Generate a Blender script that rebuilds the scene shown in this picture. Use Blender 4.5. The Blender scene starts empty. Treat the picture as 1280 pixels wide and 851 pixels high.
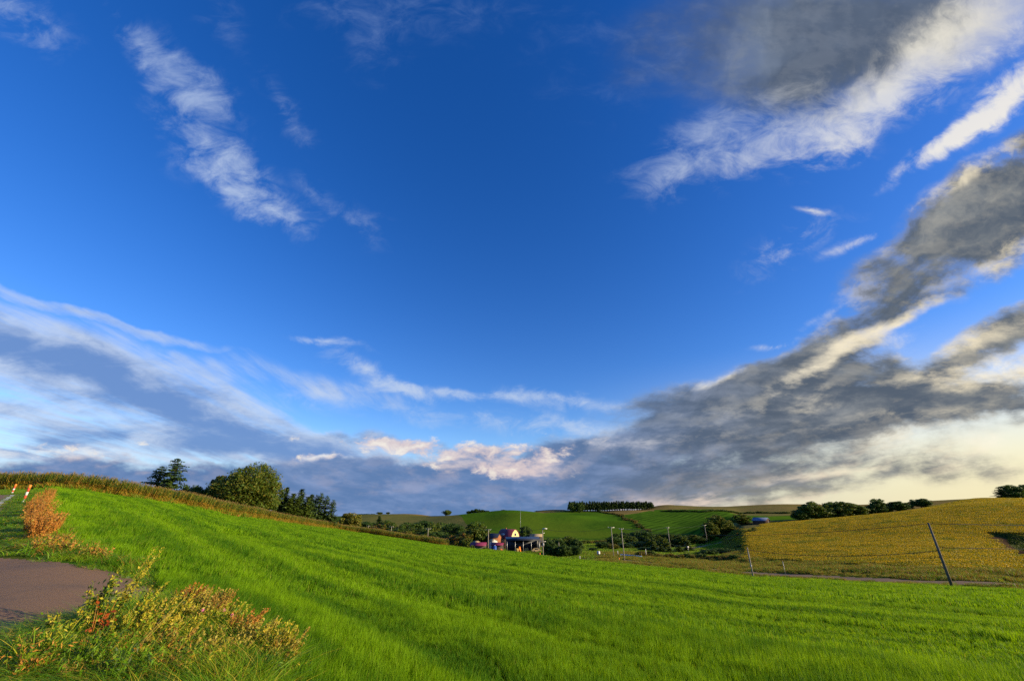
import bpy, math, random
import numpy as np
from math import radians as R, pi
rng = np.random.default_rng(7)
random.seed(7)
SC = bpy.context.scene
COL = SC.collection

# ------------------------------------------------------------------ camera
PITCH = math.atan(214.5 / 498.0)
CP, SP = math.cos(PITCH), math.sin(PITCH)
cam_d = bpy.data.cameras.new("camera")
cam = bpy.data.objects.new("camera", cam_d)
COL.objects.link(cam)
cam_d.sensor_width = 36.0
cam_d.lens = 36.0 * 498.0 / 1280.0
cam_d.clip_start = 0.05
cam_d.clip_end = 40000
cam.location = (0, 0, 0)
cam.rotation_euler = (pi / 2 + PITCH, 0, 0)
SC.camera = cam

# ------------------------------------------------------------------ light
SUN_AZ, SUN_EL = 103.0, 17.0          # degrees clockwise from the view's forward direction, and up
EXPOSURE = 0.75
SKY_STRENGTH = 0.12
SC.view_settings.view_transform = 'Standard'
SC.view_settings.look = 'None'
SC.view_settings.gamma = 1.0
SC.view_settings.use_curve_mapping = False
SC.view_settings.exposure = EXPOSURE
SC.cycles.use_denoising = False
sun_d = bpy.data.lights.new("sun", 'SUN')
sun_d.energy = 5.0
sun_d.angle = R(0.6)
sun_d.color = (1.0, 0.80, 0.48)
sun = bpy.data.objects.new("sun", sun_d)
COL.objects.link(sun)
sx = math.cos(R(SUN_EL)) * math.sin(R(SUN_AZ))
sy = math.cos(R(SUN_EL)) * math.cos(R(SUN_AZ))
sz = math.sin(R(SUN_EL))
from mathutils import Vector, Matrix
sun.rotation_euler = Vector((sx, sy, sz)).to_track_quat('Z', 'Y').to_euler()
sun.location = (60, -20, 60)


def s2l(r, g, b):
    f = lambda c: (c / 255 / 12.92) if c / 255 <= 0.04045 else ((c / 255 + 0.055) / 1.055) ** 2.4
    return (f(r), f(g), f(b), 1.0)


class NT:
    """small helper that writes shader nodes"""
    def __init__(s, tree):
        s.t = tree; s.n = tree.nodes; s.l = tree.links
    def link(s, a, b):
        if isinstance(a, bpy.types.NodeSocket): s.l.new(a, b)
        elif a is not None:
            try: b.default_value = a
            except Exception:
                b.default_value = tuple(a)[:len(b.default_value)]
    def new(s, t, **kw):
        n = s.n.new(t)
        for k, v in kw.items(): setattr(n, k, v)
        return n
    def math(s, op, a, b=None, c=None, clamp=False):
        n = s.new('ShaderNodeMath', operation=op, use_clamp=clamp)
        for i, v in enumerate((a, b, c)):
            if v is not None: s.link(v, n.inputs[i])
        return n.outputs[0]
    def vmath(s, op, a, b=None, scale=None):
        n = s.new('ShaderNodeVectorMath', operation=op)
        s.link(a, n.inputs[0])
        if b is not None: s.link(b, n.inputs[1])
        if scale is not None: s.link(scale, n.inputs['Scale'])
        return n.outputs['Value'] if op in ('LENGTH', 'DOT_PRODUCT', 'DISTANCE') else n.outputs['Vector']
    def smooth(s, x, a, b, c=0.0, d=1.0, kind='SMOOTHSTEP'):
        n = s.new('ShaderNodeMapRange', interpolation_type=kind)
        s.link(x, n.inputs['Value'])
        for k, v in zip(('From Min', 'From Max', 'To Min', 'To Max'), (a, b, c, d)): s.link(v, n.inputs[k])
        return n.outputs['Result']
    def noise(s, vec, scale, detail=4, rough=0.55, dist=0.0, out='Fac', lac=2.0):
        n = s.new('ShaderNodeTexNoise')
        s.link(vec, n.inputs['Vector']); n.inputs['Scale'].default_value = scale
        n.inputs['Detail'].default_value = detail; n.inputs['Roughness'].default_value = rough
        n.inputs['Distortion'].default_value = dist; n.inputs['Lacunarity'].default_value = lac
        return n.outputs[out]
    def mix(s, f, a, b):
        n = s.new('ShaderNodeMix', data_type='RGBA')
        s.link(f, n.inputs[0]); s.link(a, n.inputs[6]); s.link(b, n.inputs[7])
        return n.outputs[2]
    def mapping(s, vec, loc=(0, 0, 0), rot=(0, 0, 0), scale=(1, 1, 1), kind='POINT'):
        n = s.new('ShaderNodeMapping', vector_type=kind)
        s.link(vec, n.inputs['Vector'])
        n.inputs['Location'].default_value = loc; n.inputs['Rotation'].default_value = rot; n.inputs['Scale'].default_value = scale
        return n.outputs[0]
    def comb(s, x, y, z=0.0):
        n = s.new('ShaderNodeCombineXYZ'); s.link(x, n.inputs[0]); s.link(y, n.inputs[1]); s.link(z, n.inputs[2])
        return n.outputs[0]


# ------------------------------------------------------------------ sky with clouds (world)
def build_world():
    w = bpy.data.worlds.new("World"); SC.world = w; w.use_nodes = True
    T = NT(w.node_tree); T.n.clear()
    out = T.new('ShaderNodeOutputWorld'); bg = T.new('ShaderNodeBackground')
    T.l.new(bg.outputs[0], out.inputs[0])
    sky = T.new('ShaderNodeTexSky', sky_type='NISHITA')
    sky.sun_disc = False
    sky.sun_elevation = R(SUN_EL); sky.sun_rotation = R(SUN_AZ)
    sky.altitude = 200; sky.air_density = 1.0; sky.dust_density = 0.25; sky.ozone_density = 3.0
    hs = T.new('ShaderNodeHueSaturation')
    T.l.new(sky.outputs[0], hs.inputs['Color']); hs.inputs['Saturation'].default_value = 1.32
    hs.inputs['Value'].default_value = 1.04; hs.inputs['Hue'].default_value = 0.519
    skyc = T.vmath('SCALE', hs.outputs[0], scale=SKY_STRENGTH)
    # direction -> coordinates on a tangent plane of the sky ahead
    d = T.new('ShaderNodeTexCoord').outputs['Generated']
    d = T.vmath('NORMALIZE', d)
    fw = T.math('MAXIMUM', T.vmath('DOT_PRODUCT', d, (0, CP, SP)), 0.12)
    qx = T.math('DIVIDE', T.vmath('DOT_PRODUCT', d, (1, 0, 0)), fw)
    qy = T.math('DIVIDE', T.vmath('DOT_PRODUCT', d, (0, -SP, CP)), fw)
    q = T.comb(qx, qy)
    sep = T.new('ShaderNodeSeparateXYZ'); T.l.new(d, sep.inputs[0])
    dz = T.math('MAXIMUM', sep.outputs[2], 0.0)
    inv = T.math('DIVIDE', 1.0, T.math('ADD', dz, 0.13))
    cl = T.comb(T.math('MULTIPLY', sep.outputs[0], inv), T.math('MULTIPLY', sep.outputs[1], inv))   # cloud layer plane
    # domain warp
    wn = T.new('ShaderNodeTexNoise'); T.link(q, wn.inputs['Vector']); wn.inputs['Scale'].default_value = 5.0; wn.inputs['Detail'].default_value = 5
    wv = T.vmath('SUBTRACT', wn.outputs['Color'], (0.5, 0.5, 0.5))
    qw = T.vmath('ADD', q, T.vmath('SCALE', wv, scale=0.10))
    chain = [None]
    def blobs(vec, lst):
        tot = None
        for (u, v, ru, rv, ang, amp) in lst:
            c = ((u - 640) / 498, (425.5 - v) / 498, 0)
            vv = vec
            if chain[0] is not None:      # keeps the node evaluation in sequence
                n = T.new('ShaderNodeVectorMath', operation='MULTIPLY_ADD')
                T.l.new(chain[0], n.inputs[0]); n.inputs[1].default_value = (1e-6, 1e-6, 0); T.l.new(vec, n.inputs[2])
                vv = n.outputs[0]
            m = T.mapping(vv, c, (0, 0, R(ang)), (ru / 498, rv / 498, 1), 'TEXTURE')
            g = T.new('ShaderNodeTexGradient', gradient_type='SPHERICAL')
            T.l.new(m, g.inputs[0])
            if tot is None: tot = T.math('MULTIPLY', g.outputs['Fac'], amp)
            else: tot = T.math('MULTIPLY_ADD', g.outputs['Fac'], amp, tot)
            chain[0] = tot
        return tot
    # --- soft grey cloud high on the right (u, v, radii in pixels of the photograph, angle counter-clockwise, amount)
    soft = blobs(qw, [
        (1010, 15, 290, 125, 8, 1.45), (1130, 50, 260, 110, 20, 0.9), (860, 80, 220, 100, 12, 0.38), (1010, 110, 200, 70, 20, 0.7), (1230, 20, 160, 80, 20, 0.6),
    ])
    thick = blobs(qw, [
        (1235, 225, 170, 45, 32, 1.0), (1190, 300, 190, 48, 28, 1.2), (1280, 265, 130, 80, 20, 1.1), (1110, 385, 120, 32, 22, 0.9), (1215, 330, 150, 40, 30, 0.6),
        (1280, 405, 150, 34, 24, 1.5),
        (940, 500, 230, 52, 18, 1.3), (1090, 495, 300, 52, 5, 1.25), (1270, 508, 240, 32, -2, 0.75), (830, 560, 230, 34, 4, 0.9), (1010, 540, 300, 50, 4, 0.8),
        (1010, 450, 150, 32, 24, 1.0), (760, 600, 330, 36, 0, 0.9), (1060, 580, 260, 30, 2, 0.8), (900, 605, 260, 22, 0, 0.7),
        (1180, 596, 260, 20, 1, 0.45),
        (560, 606, 420, 40, 0, 1.3), (280, 600, 360, 40, -2, 1.2), (60, 592, 280, 30, 0, 0.9), (500, 552, 170, 14, -3, 0.75),
        (640, 630, 500, 24, 0, 1.2), (330, 640, 460, 36, 0, 1.6), (0, 620, 300, 36, 0, 1.0), (690, 575, 70, 24, 10, 0.5), (580, 572, 110, 20, 0, 0.6), (800, 505, 90, 20, 15, 0.5), (700, 560, 200, 20, 5, 0.5),
    ])
    # --- where those clouds catch the low sun
    lit = blobs(qw, [
        (1200, 55, 220, 90, 38, 1.35), (1080, 150, 130, 50, 38, 1.0), (1275, 30, 90, 60, 30, 0.6),
        (1110, 262, 130, 26, 35, 1.2), (1230, 195, 120, 24, 32, 1.0), (1225, 335, 140, 22, 30, 1.1), (1060, 312, 50, 20, 30, 1.0), (1120, 412, 150, 20, 18, 1.3), (1190, 425, 140, 26, 14, 1.0),
        (1035, 455, 110, 18, 25, 1.0), (900, 472, 70, 12, 25, 0.9), (1260, 465, 170, 28, 5, 1.3), (1240, 560, 230, 26, 2, 1.2), (1080, 590, 220, 12, 2, 0.8), (1010, 500, 180, 20, 10, 0.5), (1130, 520, 180, 18, 3, 0.5),
        (1050, 625, 420, 22, 1, 1.2), (860, 548, 150, 14, 8, 0.4),
        (510, 550, 130, 14, -3, 0.8), (610, 578, 130, 22, 0, 0.75), (405, 571, 60, 7, 0, 1.2), (690, 590, 60, 24, 0, 0.4), (60, 562, 180, 14, -4, 0.9), (700, 550, 160, 16, 0, 0.7), (550, 578, 60, 10, 0, 0.7), (150, 585, 180, 8, 0, 0.4),
    ])
    left = blobs(qw, [
        (60, 440, 340, 60, -14, 1.25), (240, 515, 330, 44, -19, 1.2), (20, 505, 230, 34, -8, 0.8), (350, 560, 280, 30, -6, 0.9),
        (60, 556, 260, 36, 0, 1.1), (400, 480, 200, 24, -14, 0.35), (110, 392, 220, 9, -14, 0.6),
    ])
    wisp = blobs(qw, [
        (222, 82, 110, 44, -42, 1.5), (165, 40, 80, 26, -40, 0.8), (255, 165, 130, 80, -48, 0.85), (298, 222, 80, 50, -35, 0.9), (345, 265, 90, 36, -30, 0.9),
        (355, 135, 90, 28, -52, 0.95), (395, 235, 60, 30, -40, 0.6), (270, 15, 80, 40, -60, 0.8), (30, 20, 120, 50, -30, 0.8),
        (460, 10, 170, 50, 0, 0.9), (465, 65, 80, 50, -30, 0.7), (450, 285, 70, 40, -20, 0.6), (620, 20, 190, 80, 0, 0.5), (800, 70, 200, 100, 20, 0.6),
        (870, 200, 140, 60, 12, 1.2), (1000, 150, 130, 50, 40, 1.2), (1060, 160, 120, 38, 40, 1.5), (1120, 130, 120, 50, 35, 1.0), (930, 140, 130, 40, 20, 1.0), (1190, 170, 140, 20, 32, 1.5), (1250, 130, 120, 34, 35, 1.5), (1240, 60, 140, 60, 30, 0.8),
        (1065, 305, 60, 14, 28, 1.0), (1010, 290, 100, 30, 20, 0.5), (970, 330, 90, 30, 20, 0.5), (1050, 385, 90, 12, 30, 0.6), (1015, 265, 40, 8, 0, 0.8),
        (410, 427, 70, 9, -14, 1.1), (460, 465, 110, 18, -26, 1.0), (520, 488, 130, 13, -4, 1.1), (690, 497, 140, 17, -5, 1.25), (620, 520, 200, 22, -4, 0.7), (400, 500, 190, 30, -10, 0.6),
        (1240, 470, 160, 40, 5, 1.2), (1200, 560, 220, 50, 4, 0.8), (1100, 430, 130, 24, 15, 0.7), (975, 427, 50, 8, 10, 0.9), (740, 540, 150, 24, 0, 0.8),
    ])
    # noises: streaks lie in the plane of the cloud layer and run away from the viewer
    clw = T.vmath('ADD', cl, T.vmath('SCALE', wv, scale=0.5))
    def fib(off, det):
        p = T.vmath('ADD', clw, off) if off else clw
        return T.noise(T.mapping(p, rot=(0, 0, R(6)), scale=(1.9, 0.55, 1)), 1.5, det, 0.6, 0.2)
    nA = fib(None, 10); nB = fib((0.10, -0.06, 0), 6)
    lowf = T.smooth(sep.outputs[2], 0.42, 0.20, 0.0, 0.62)
    flat_n = lambda v, det: T.noise(T.mapping(v, rot=(0, 0, R(-7)), scale=(1.0, 3.4, 1)), 4.4, det, 0.66, 0.2)
    def mixf(f, a, b):
        n = T.new('ShaderNodeMix', data_type='FLOAT'); T.link(f, n.inputs[0]); T.link(a, n.inputs[2]); T.link(b, n.inputs[3]); return n.outputs[0]
    nA = mixf(lowf, nA, flat_n(q, 9)); nB = mixf(lowf, nB, flat_n(T.vmath('ADD', q, (0.03, -0.035, 0)), 6))
    n1 = T.noise(T.mapping(q, rot=(0, 0, R(-16)), scale=(1.0, 1.9, 1)), 5.5, 10, 0.64, 0.15)
    n1b = T.noise(T.mapping(T.vmath('ADD', q, (0.035, -0.02, 0)), rot=(0, 0, R(-16)), scale=(1.0, 1.9, 1)), 5.5, 6, 0.64, 0.15)
    nn = T.math('MULTIPLY_ADD', nA, 0.5, T.math('MULTIPLY', n1, 0.5))
    nnb = T.math('MULTIPLY_ADD', nB, 0.5, T.math('MULTIPLY', n1b, 0.5))
    emb = T.smooth(T.math('SUBTRACT', nn, nnb), -0.02, 0.10)           # sides turned to the sun
    nst = T.noise(T.mapping(cl, rot=(0, 0, R(-12)), scale=(3.0, 0.6, 1)), 1.5, 10, 0.62, 0.12)
    nw = T.noise(T.mapping(q, rot=(0, 0, R(-42)), scale=(1.0, 1.7, 1)), 9.0, 10, 0.66, 0.5)
    nv = mixf(lowf, T.noise(T.mapping(clw, rot=(0, 0, R(6)), scale=(1.6, 0.6, 1)), 2.2, 8, 0.6, 0.3), T.noise(T.mapping(q, rot=(0, 0, R(-7)), scale=(1, 3.4, 1)), 5.2, 9, 0.64, 0.3))
    dth = T.math('ADD', thick, T.math('MULTIPLY', T.math('SUBTRACT', nn, 0.5), 4.5))
    a_th = T.math('MULTIPLY', T.smooth(dth, -0.1, 1.0), T.smooth(thick, 0.0, 0.4))
    core = T.smooth(dth, 0.15, 0.9)
    ds = T.math('ADD', soft, T.math('MULTIPLY', T.math('SUBTRACT', nn, 0.5), 2.0))
    a_s = T.math('MULTIPLY', T.smooth(ds, 0.0, 1.6), T.smooth(soft, 0.0, 0.6))
    dl = T.math('ADD', left, T.math('MULTIPLY', T.math('SUBTRACT', nst, 0.5), 3.0))
    a_l = T.math('MULTIPLY', T.smooth(dl, -0.3, 1.0, 0.0, 0.92), T.smooth(left, 0.0, 0.3))
    lcore = T.smooth(T.math('MULTIPLY_ADD', T.math('SUBTRACT', nv, 0.5), -4.0, left), 0.1, 1.6)
    a_w = T.math('MULTIPLY', T.smooth(T.math('MULTIPLY_ADD', T.math('SUBTRACT', nw, 0.5), 4.2, wisp), 0.1, T.smooth(sep.outputs[2], 0.5, 0.9, 1.8, 3.0)), T.smooth(wisp, 0.0, 0.9), clamp=True)
    sunprox = T.vmath('DOT_PRODUCT', d, tuple(Vector((math.sin(R(78)), math.cos(R(78)), 0.05)).normalized()))
    warm = T.smooth(sunprox, 0.30, 0.97)
    E = 2 ** (-EXPOSURE)
    def col(r, g, b, k=1.0):
        c = s2l(r, g, b); return (c[0] * E * k, c[1] * E * k, c[2] * E * k, 1)
    # clear sky: milky and warm near the horizon under the sun
    hz = T.math('MULTIPLY', T.smooth(sep.outputs[2], 0.34, 0.0), T.smooth(sunprox, 0.30, 0.95))
    base = T.mix(T.math('MULTIPLY', hz, 0.95), skyc, col(255, 240, 192, 1.06))
    hzl = T.smooth(sep.outputs[2], 0.16, 0.0, 0, 0.6)
    base = T.mix(hzl, base, T.mix(warm, col(110, 150, 210), col(235, 222, 180)))
    wcol = T.mix(warm, col(196, 212, 236), col(255, 246, 224, 1.05))
    wisp_c = T.mix(T.smooth(sep.outputs[2], 0.55, 0.95), wcol, col(150, 178, 225))
    dark = T.mix(T.smooth(sunprox, 0.15, 0.75), col(96, 128, 176), col(86, 98, 114))
    dark = T.mix(T.math('MULTIPLY', T.smooth(sep.outputs[2], 0.10, 0.0), warm), dark, col(178, 172, 150))
    mid = T.mix(warm, col(140, 162, 205), col(160, 160, 152))
    lowb = T.mix(T.smooth(sep.outputs[2], 0.04, 0.20), col(244, 214, 196), wcol)
    lowb = T.mix(warm, lowb, col(255, 240, 206, 1.0))
    nvs = T.math('SUBTRACT', nv, 0.5)
    litf = T.math('ADD', lit, T.math('MULTIPLY', nvs, 3.8))
    tcol = T.mix(T.smooth(nv, 0.40, 0.72, 0.0, 0.75), dark, mid)
    tcol = T.mix(T.math('MULTIPLY', T.smooth(litf, 0.15, 1.5), T.smooth(lit, 0.0, 0.6, 0.0, 0.9)), tcol, lowb)
    tcol = T.mix(T.math('MULTIPLY', T.math('SUBTRACT', 1.0, core), T.math('MULTIPLY_ADD', emb, 0.6, 0.2)), tcol, lowb)
    tcol = T.mix(T.math('MULTIPLY', emb, T.smooth(lit, 0.0, 0.7, 0.10, 0.5)), tcol, lowb)
    nvl = T.noise(T.mapping(clw, rot=(0, 0, R(6)), scale=(1.5, 0.7, 1)), 1.6, 4, 0.5, 0.2)
    scol = T.mix(T.smooth(nvl, 0.40, 0.70, 0.0, 0.6), col(82, 96, 118), col(136, 150, 172))
    scol = T.mix(T.math('MULTIPLY', emb, 0.08), scol, col(200, 204, 210))
    scol = T.mix(T.math('MULTIPLY', T.smooth(litf, 0.0, 1.3), T.smooth(lit, 0.0, 0.5)), scol, col(226, 222, 210))
    lcol = T.mix(lcore, col(200, 214, 236), col(108, 142, 198))
    lcol = T.mix(T.math('MULTIPLY', T.smooth(litf, 0.35, 1.2), T.smooth(lit, 0.0, 0.4)), lcol, col(238, 234, 232))
    pm = blobs(q, [(580, 572, 170, 30, -4, 1.6), (470, 552, 160, 16, -4, 1.3), (690, 560, 120, 26, 0, 1.2), (400, 571, 70, 9, 0, 1.4), (80, 560, 170, 26, 0, 1.0), (650, 590, 90, 22, 0, 1.2)])
    pn = T.noise(T.mapping(q, rot=(0, 0, R(-4)), scale=(1.0, 1.7, 1)), 15.0, 8, 0.62, 0.3)
    puff = T.math('MULTIPLY', T.smooth(T.math('MULTIPLY_ADD', T.math('SUBTRACT', pn, 0.5), 5.5, pm), 0.9, 1.9), T.smooth(pm, 0.0, 0.5, 0.0, 0.85))
    c = T.mix(T.math('MULTIPLY', a_w, T.smooth(sep.outputs[2], 0.5, 0.85, 0.85, 0.46)), base, wisp_c)
    c = T.mix(a_s, c, scol)
    c = T.mix(T.math('MULTIPLY', a_w, T.math('MULTIPLY', a_s, 0.5)), c, wcol)
    c = T.mix(a_l, c, lcol)
    c = T.mix(a_th, c, tcol)
    c = T.mix(puff, c, T.mix(T.smooth(pn, 0.5, 0.7), col(222, 204, 204), col(252, 242, 226)))
    T.l.new(c, bg.inputs['Color']); bg.inputs['Strength'].default_value = 1.0
    w.cycles.sampling_method = 'MANUAL'; w.cycles.sample_map_resolution = 512
build_world()

# ------------------------------------------------------------------ terrain
def ray(u, v):
    x = (u - 640) / 498.0; y = (425.5 - v) / 498.0
    return x, CP - y * SP, SP + y * CP

def pchip(xk, yk, x):
    xk = np.asarray(xk, float); yk = np.asarray(yk, float)
    h = np.diff(xk); dl = np.diff(yk, axis=0) / (h if yk.ndim == 1 else h[:, None])
    m = np.zeros_like(yk)
    hh = h if yk.ndim == 1 else h[:, None]
    w1 = 2 * hh[1:] + hh[:-1]; w2 = hh[1:] + 2 * hh[:-1]
    with np.errstate(all='ignore'):
        mm = (w1 + w2) / (w1 / dl[:-1] + w2 / dl[1:])
    mm = np.where(dl[:-1] * dl[1:] > 0, mm, 0); mm = np.nan_to_num(mm)
    m[1:-1] = mm; m[0] = dl[0]; m[-1] = dl[-1]
    i = np.clip(np.searchsorted(xk, x) - 1, 0, len(xk) - 2)
    t = (x - xk[i]) / h[i]; hi = h[i]
    if yk.ndim > 1: t = t[:, None]; hi = hi[:, None]
    return ((1 + 2 * t) * (1 - t) ** 2 * yk[i] + t * (1 - t) ** 2 * hi * m[i] + t * t * (3 - 2 * t) * yk[i + 1] + t * t * (t - 1) * hi * m[i + 1])

# measured points: column, (crest), then six more (pixel row, depth) or (None, depth, height)
N = None
COLS = [
 (0, (611.5, 62)), (60, (611, 62)), (100, (613.5, 62)), (169, (623, 65)), (230, (633, 73)), (280, (643, 84)), (330, (650, 103)), (370, (655.5, 130)),
 (420, (661.5, 175), (N, 200, -9.3), (N, 260, -14), (N, 380, -15), (656, 520), (645, 800), (N, 1000, -14)),
 (450, (666, 180), (N, 206, -11.2), (N, 270, -16), (N, 380, -16), (655, 500), (644, 750), (N, 1000, -14)),
 (500, (673.5, 165), (N, 188, -12.4), (N, 250, -17), (N, 340, -17), (655, 480), (643.5, 700), (N, 1000, -14)),
 (560, (683, 140), (N, 165, -14), (N, 210, -17), (672, 320), (655, 450), (644, 600), (N, 800, -10)),
 (600, (687, 128), (N, 150, -14.5), (N, 190, -16.5), (670, 310), (654, 430), (642, 560), (N, 720, -6)),
 (640, (690.5, 118), (N, 140, -14.5), (N, 190, -16.5), (669, 300), (652, 410), (638.5, 540), (N, 700, -4)),
 (700, (698, 108), (N, 125, -14.2), (690, 165), (671, 290), (655, 400), (639.5, 580), (N, 750, -5)),
 (760, (703.5, 100), (701, 113), (692, 150), (672, 280), (656, 390), (639.5, 620), (N, 800, -3)),
 (800, (707, 95), (704, 106), (692, 148), (673, 275), (655, 390), (637, 600), (N, 800, 1)),
 (850, (711, 89), (708, 98), (697, 135), (674, 270), (655, 390), (638, 560), (631, 850)),
 (900, (717, 82), (713, 92), (699, 130), (678, 215), (657, 330), (638, 560), (633, 900)),
 (925, (719.5, 80), (716, 88), (700, 122), (679, 185), (657, 268), (640, 520), (633, 950)),
 (945, (721, 78), (717, 86), (700, 118), (675, 165), (656.5, 235), (646, 450), (632, 950)),
 (1000, (724, 71), (720, 78), (703, 102), (675, 155), (653, 230), (646, 430), (630, 900)),
 (1080, (729, 63), (725, 69), (708, 86), (677, 135), (645.5, 220), (N, 400, -6), (631, 1000)),
 (1160, (733, 57), (729, 62), (712, 76), (678, 120), (637, 215), (N, 400, 0), (629, 1100)),
 (1220, (736, 54), (732, 58.5), (716, 70), (680, 112), (630.5, 212), (N, 400, 2), (626, 1200)),
 (1280, (738.5, 52), (734.5, 56), (721, 66), (682, 105), (624.5, 210), (N, 400, 4), (624, 1200)),
]
FR = [0.012, 0.05, 0.1, 0.2, 0.35, 0.55, 0.75, 0.9, 1.0]
az_k, KR, KZ = [], [], []
for c in COLS:
    u = c[0]; v, t = c[1]
    x, y, z = ray(u, v)
    az = math.atan2(x, y); rc = t * math.hypot(x, y); zc = t * z
    s = (zc + 1.6) / rc
    rr = [f * rc for f in FR]; zz = [-1.6 + s * r for r in rr]
    if len(c) == 2:
        e = zc / rc
        pr, pz = rc, zc
        for f, de in ((1.25, -0.022), (2.0, -0.05), (3.4, -0.09), (5.0, -0.06), (8.0, -0.02), (11.0, -0.02)):
            r2 = rc * f; pz = pz + (e + de) * (r2 - pr) if f <= 2.0 else max(pz + de * 0.5 * (r2 - pr), -16)
            pr = r2; rr.append(r2); zz.append(pz)
    else:
        for k in c[2:]:
            if k[0] is None:
                xx, yy, _ = ray(u, 665); rr.append(k[1] * math.hypot(xx, yy)); zz.append(k[2])
            else:
                xx, yy, z2 = ray(u, k[0]); rr.append(k[1] * math.hypot(xx, yy)); zz.append(k[1] * z2)
    rr += [2600, 9000]; zz += [-24, -110]
    if u < 400: zz[-3] = min(zz[-3], -14)
    az_k.append(az); KR.append([math.log(r) for r in rr]); KZ.append(zz)
# ends: hold the first and last profile all the way round
az_k = [-pi, az_k[0] - 0.12] + az_k + [az_k[-1] + 0.12, pi]
KR = [KR[0], KR[0]] + KR + [KR[-1], KR[-1]]; KZ = [KZ[0], KZ[0]] + KZ + [KZ[-1], KZ[-1]]
# behind the camera the ground is level
KZ[0] = [z if z < -1.6 else -1.6 for z in KZ[0]]; KZ[-1] = list(KZ[0]); KR[-1] = list(KR[0])
az_k = np.array(az_k); KR = np.array(KR); KZ = np.array(KZ)
fine = np.arange(-64, 64.001, 0.11); AZ = np.radians(np.concatenate([np.arange(-180, -64.5, 3.0), fine, np.arange(67, 180.1, 3.0)]))
LR = np.linspace(math.log(0.6), math.log(8800), 760)
CR = pchip(az_k, KR, AZ); CZ = pchip(az_k, KZ, AZ)

def vnoise(x, y, seed=0):
    """smooth value noise"""
    xi = np.floor(x).astype(np.int64); yi = np.floor(y).astype(np.int64); fx = x - xi; fy = y - yi
    def h(a, b):
        n = (a * 374761393 + b * 668265263 + seed * 974711) & 0x7fffffff
        n = ((n ^ (n >> 13)) * 1274126177) & 0x7fffffff
        return ((n ^ (n >> 16)) & 0xffff) / 65535.0
    fx = fx * fx * (3 - 2 * fx); fy = fy * fy * (3 - 2 * fy)
    return (h(xi, yi) * (1 - fx) + h(xi + 1, yi) * fx) * (1 - fy) + (h(xi, yi + 1) * (1 - fx) + h(xi + 1, yi + 1) * fx) * fy
def fbm(x, y, seed=0, o=3):
    return sum(vnoise(x * 2 ** i, y * 2 ** i, seed + i) * 0.5 ** i for i in range(o)) / sum(0.5 ** i for i in range(o))

ROWA = R(-47.4); EX, EY = math.sin(ROWA), math.cos(ROWA)     # drill direction of the near field
ZG = np.zeros((len(AZ), len(LR)))
for j in range(len(AZ)):
    ZG[j] = pchip(CR[j], CZ[j], np.clip(LR, CR[j][0], CR[j][-1]))
RG = np.exp(LR)[None, :]
XG = np.sin(AZ)[:, None] * RG; YG = np.cos(AZ)[:, None] * RG
rel = (fbm(XG / 7, YG / 7, 3) - 0.5) * np.clip(RG / 40, 0.05, 1) * 0.30
rel += (fbm((XG * EX + YG * EY) / 34, (XG * EY - YG * EX) / 1.7, 9) - 0.5) * 0.13 * np.clip((RG - 3) / 10, 0, 1) * np.clip(2 - RG / 120, 0, 1)
rel += (fbm(XG / 95 + 3.3, YG / 120, 21, 2) - 0.5) * 11.0 * np.clip((RG - 240) / 120, 0, 1) * np.clip((1000 - RG) / 250, 0, 1)
ZG += rel
def H(x, y):
    x = np.asarray(x, float); y = np.asarray(y, float)
    a = np.interp(np.arctan2(x, y), AZ, np.arange(len(AZ)))
    b = np.clip((np.log(np.maximum(np.hypot(x, y), 0.61)) - LR[0]) / (LR[1] - LR[0]), 0, len(LR) - 1.001)
    ai = np.clip(a.astype(int), 0, len(AZ) - 2); bi = b.astype(int); fa = a - ai; fb = b - bi
    z = (ZG[ai, bi] * (1 - fa) + ZG[ai + 1, bi] * fa) * (1 - fb) + (ZG[ai, bi + 1] * (1 - fa) + ZG[ai + 1, bi + 1] * fa) * fb
    return z if z.ndim else float(z)
def G(u, v, tmin=1.0, tmax=8000.0):
    """where the ground lies that is seen in that direction (first hit past depth tmin)"""
    x, y, z = ray(u, v)
    t = np.exp(np.linspace(math.log(tmin), math.log(tmax), 4000))
    dd = z * t - H(x * t, y * t)
    i = np.where((dd[:-1] > 0) & (dd[1:] <= 0))[0]
    if len(i) == 0:
        i = [np.argmin(dd / t)]
    k = i[0]; tt = t[k]
    return (x * tt, y * tt)
def at(u, t, v=668):
    x, y, z = ray(u, v); return (x * t, y * t)
def poly_uv(pts):
    o = []
    for p in pts:
        if len(p) == 2: o.append(G(p[0], p[1]))
        elif p[0] == 'w': o.append((p[1], p[2]))
        else: o.append(at(p[0], p[2], p[1] or 668))
    return np.array(o)
def inside(P, X, Y):
    r = np.zeros(X.shape, bool); n = len(P)
    for i in range(n):
        x1, y1 = P[i]; x2, y2 = P[(i + 1) % n]
        if y1 == y2: continue
        c = ((Y < y1) != (Y < y2)) & (X < (x2 - x1) * (Y - y1) / (y2 - y1) + x1)
        r ^= c
    return r
def dist_line(P, X, Y):
    d = np.full(X.shape, 1e9)
    for (x1, y1), (x2, y2) in zip(P[:-1], P[1:]):
        L = (x2 - x1) ** 2 + (y2 - y1) ** 2 + 1e-9
        t = np.clip(((X - x1) * (x2 - x1) + (Y - y1) * (y2 - y1)) / L, 0, 1)
        d = np.minimum(d, np.hypot(X - x1 - t * (x2 - x1), Y - y1 - t * (y2 - y1)))
    return d

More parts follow.
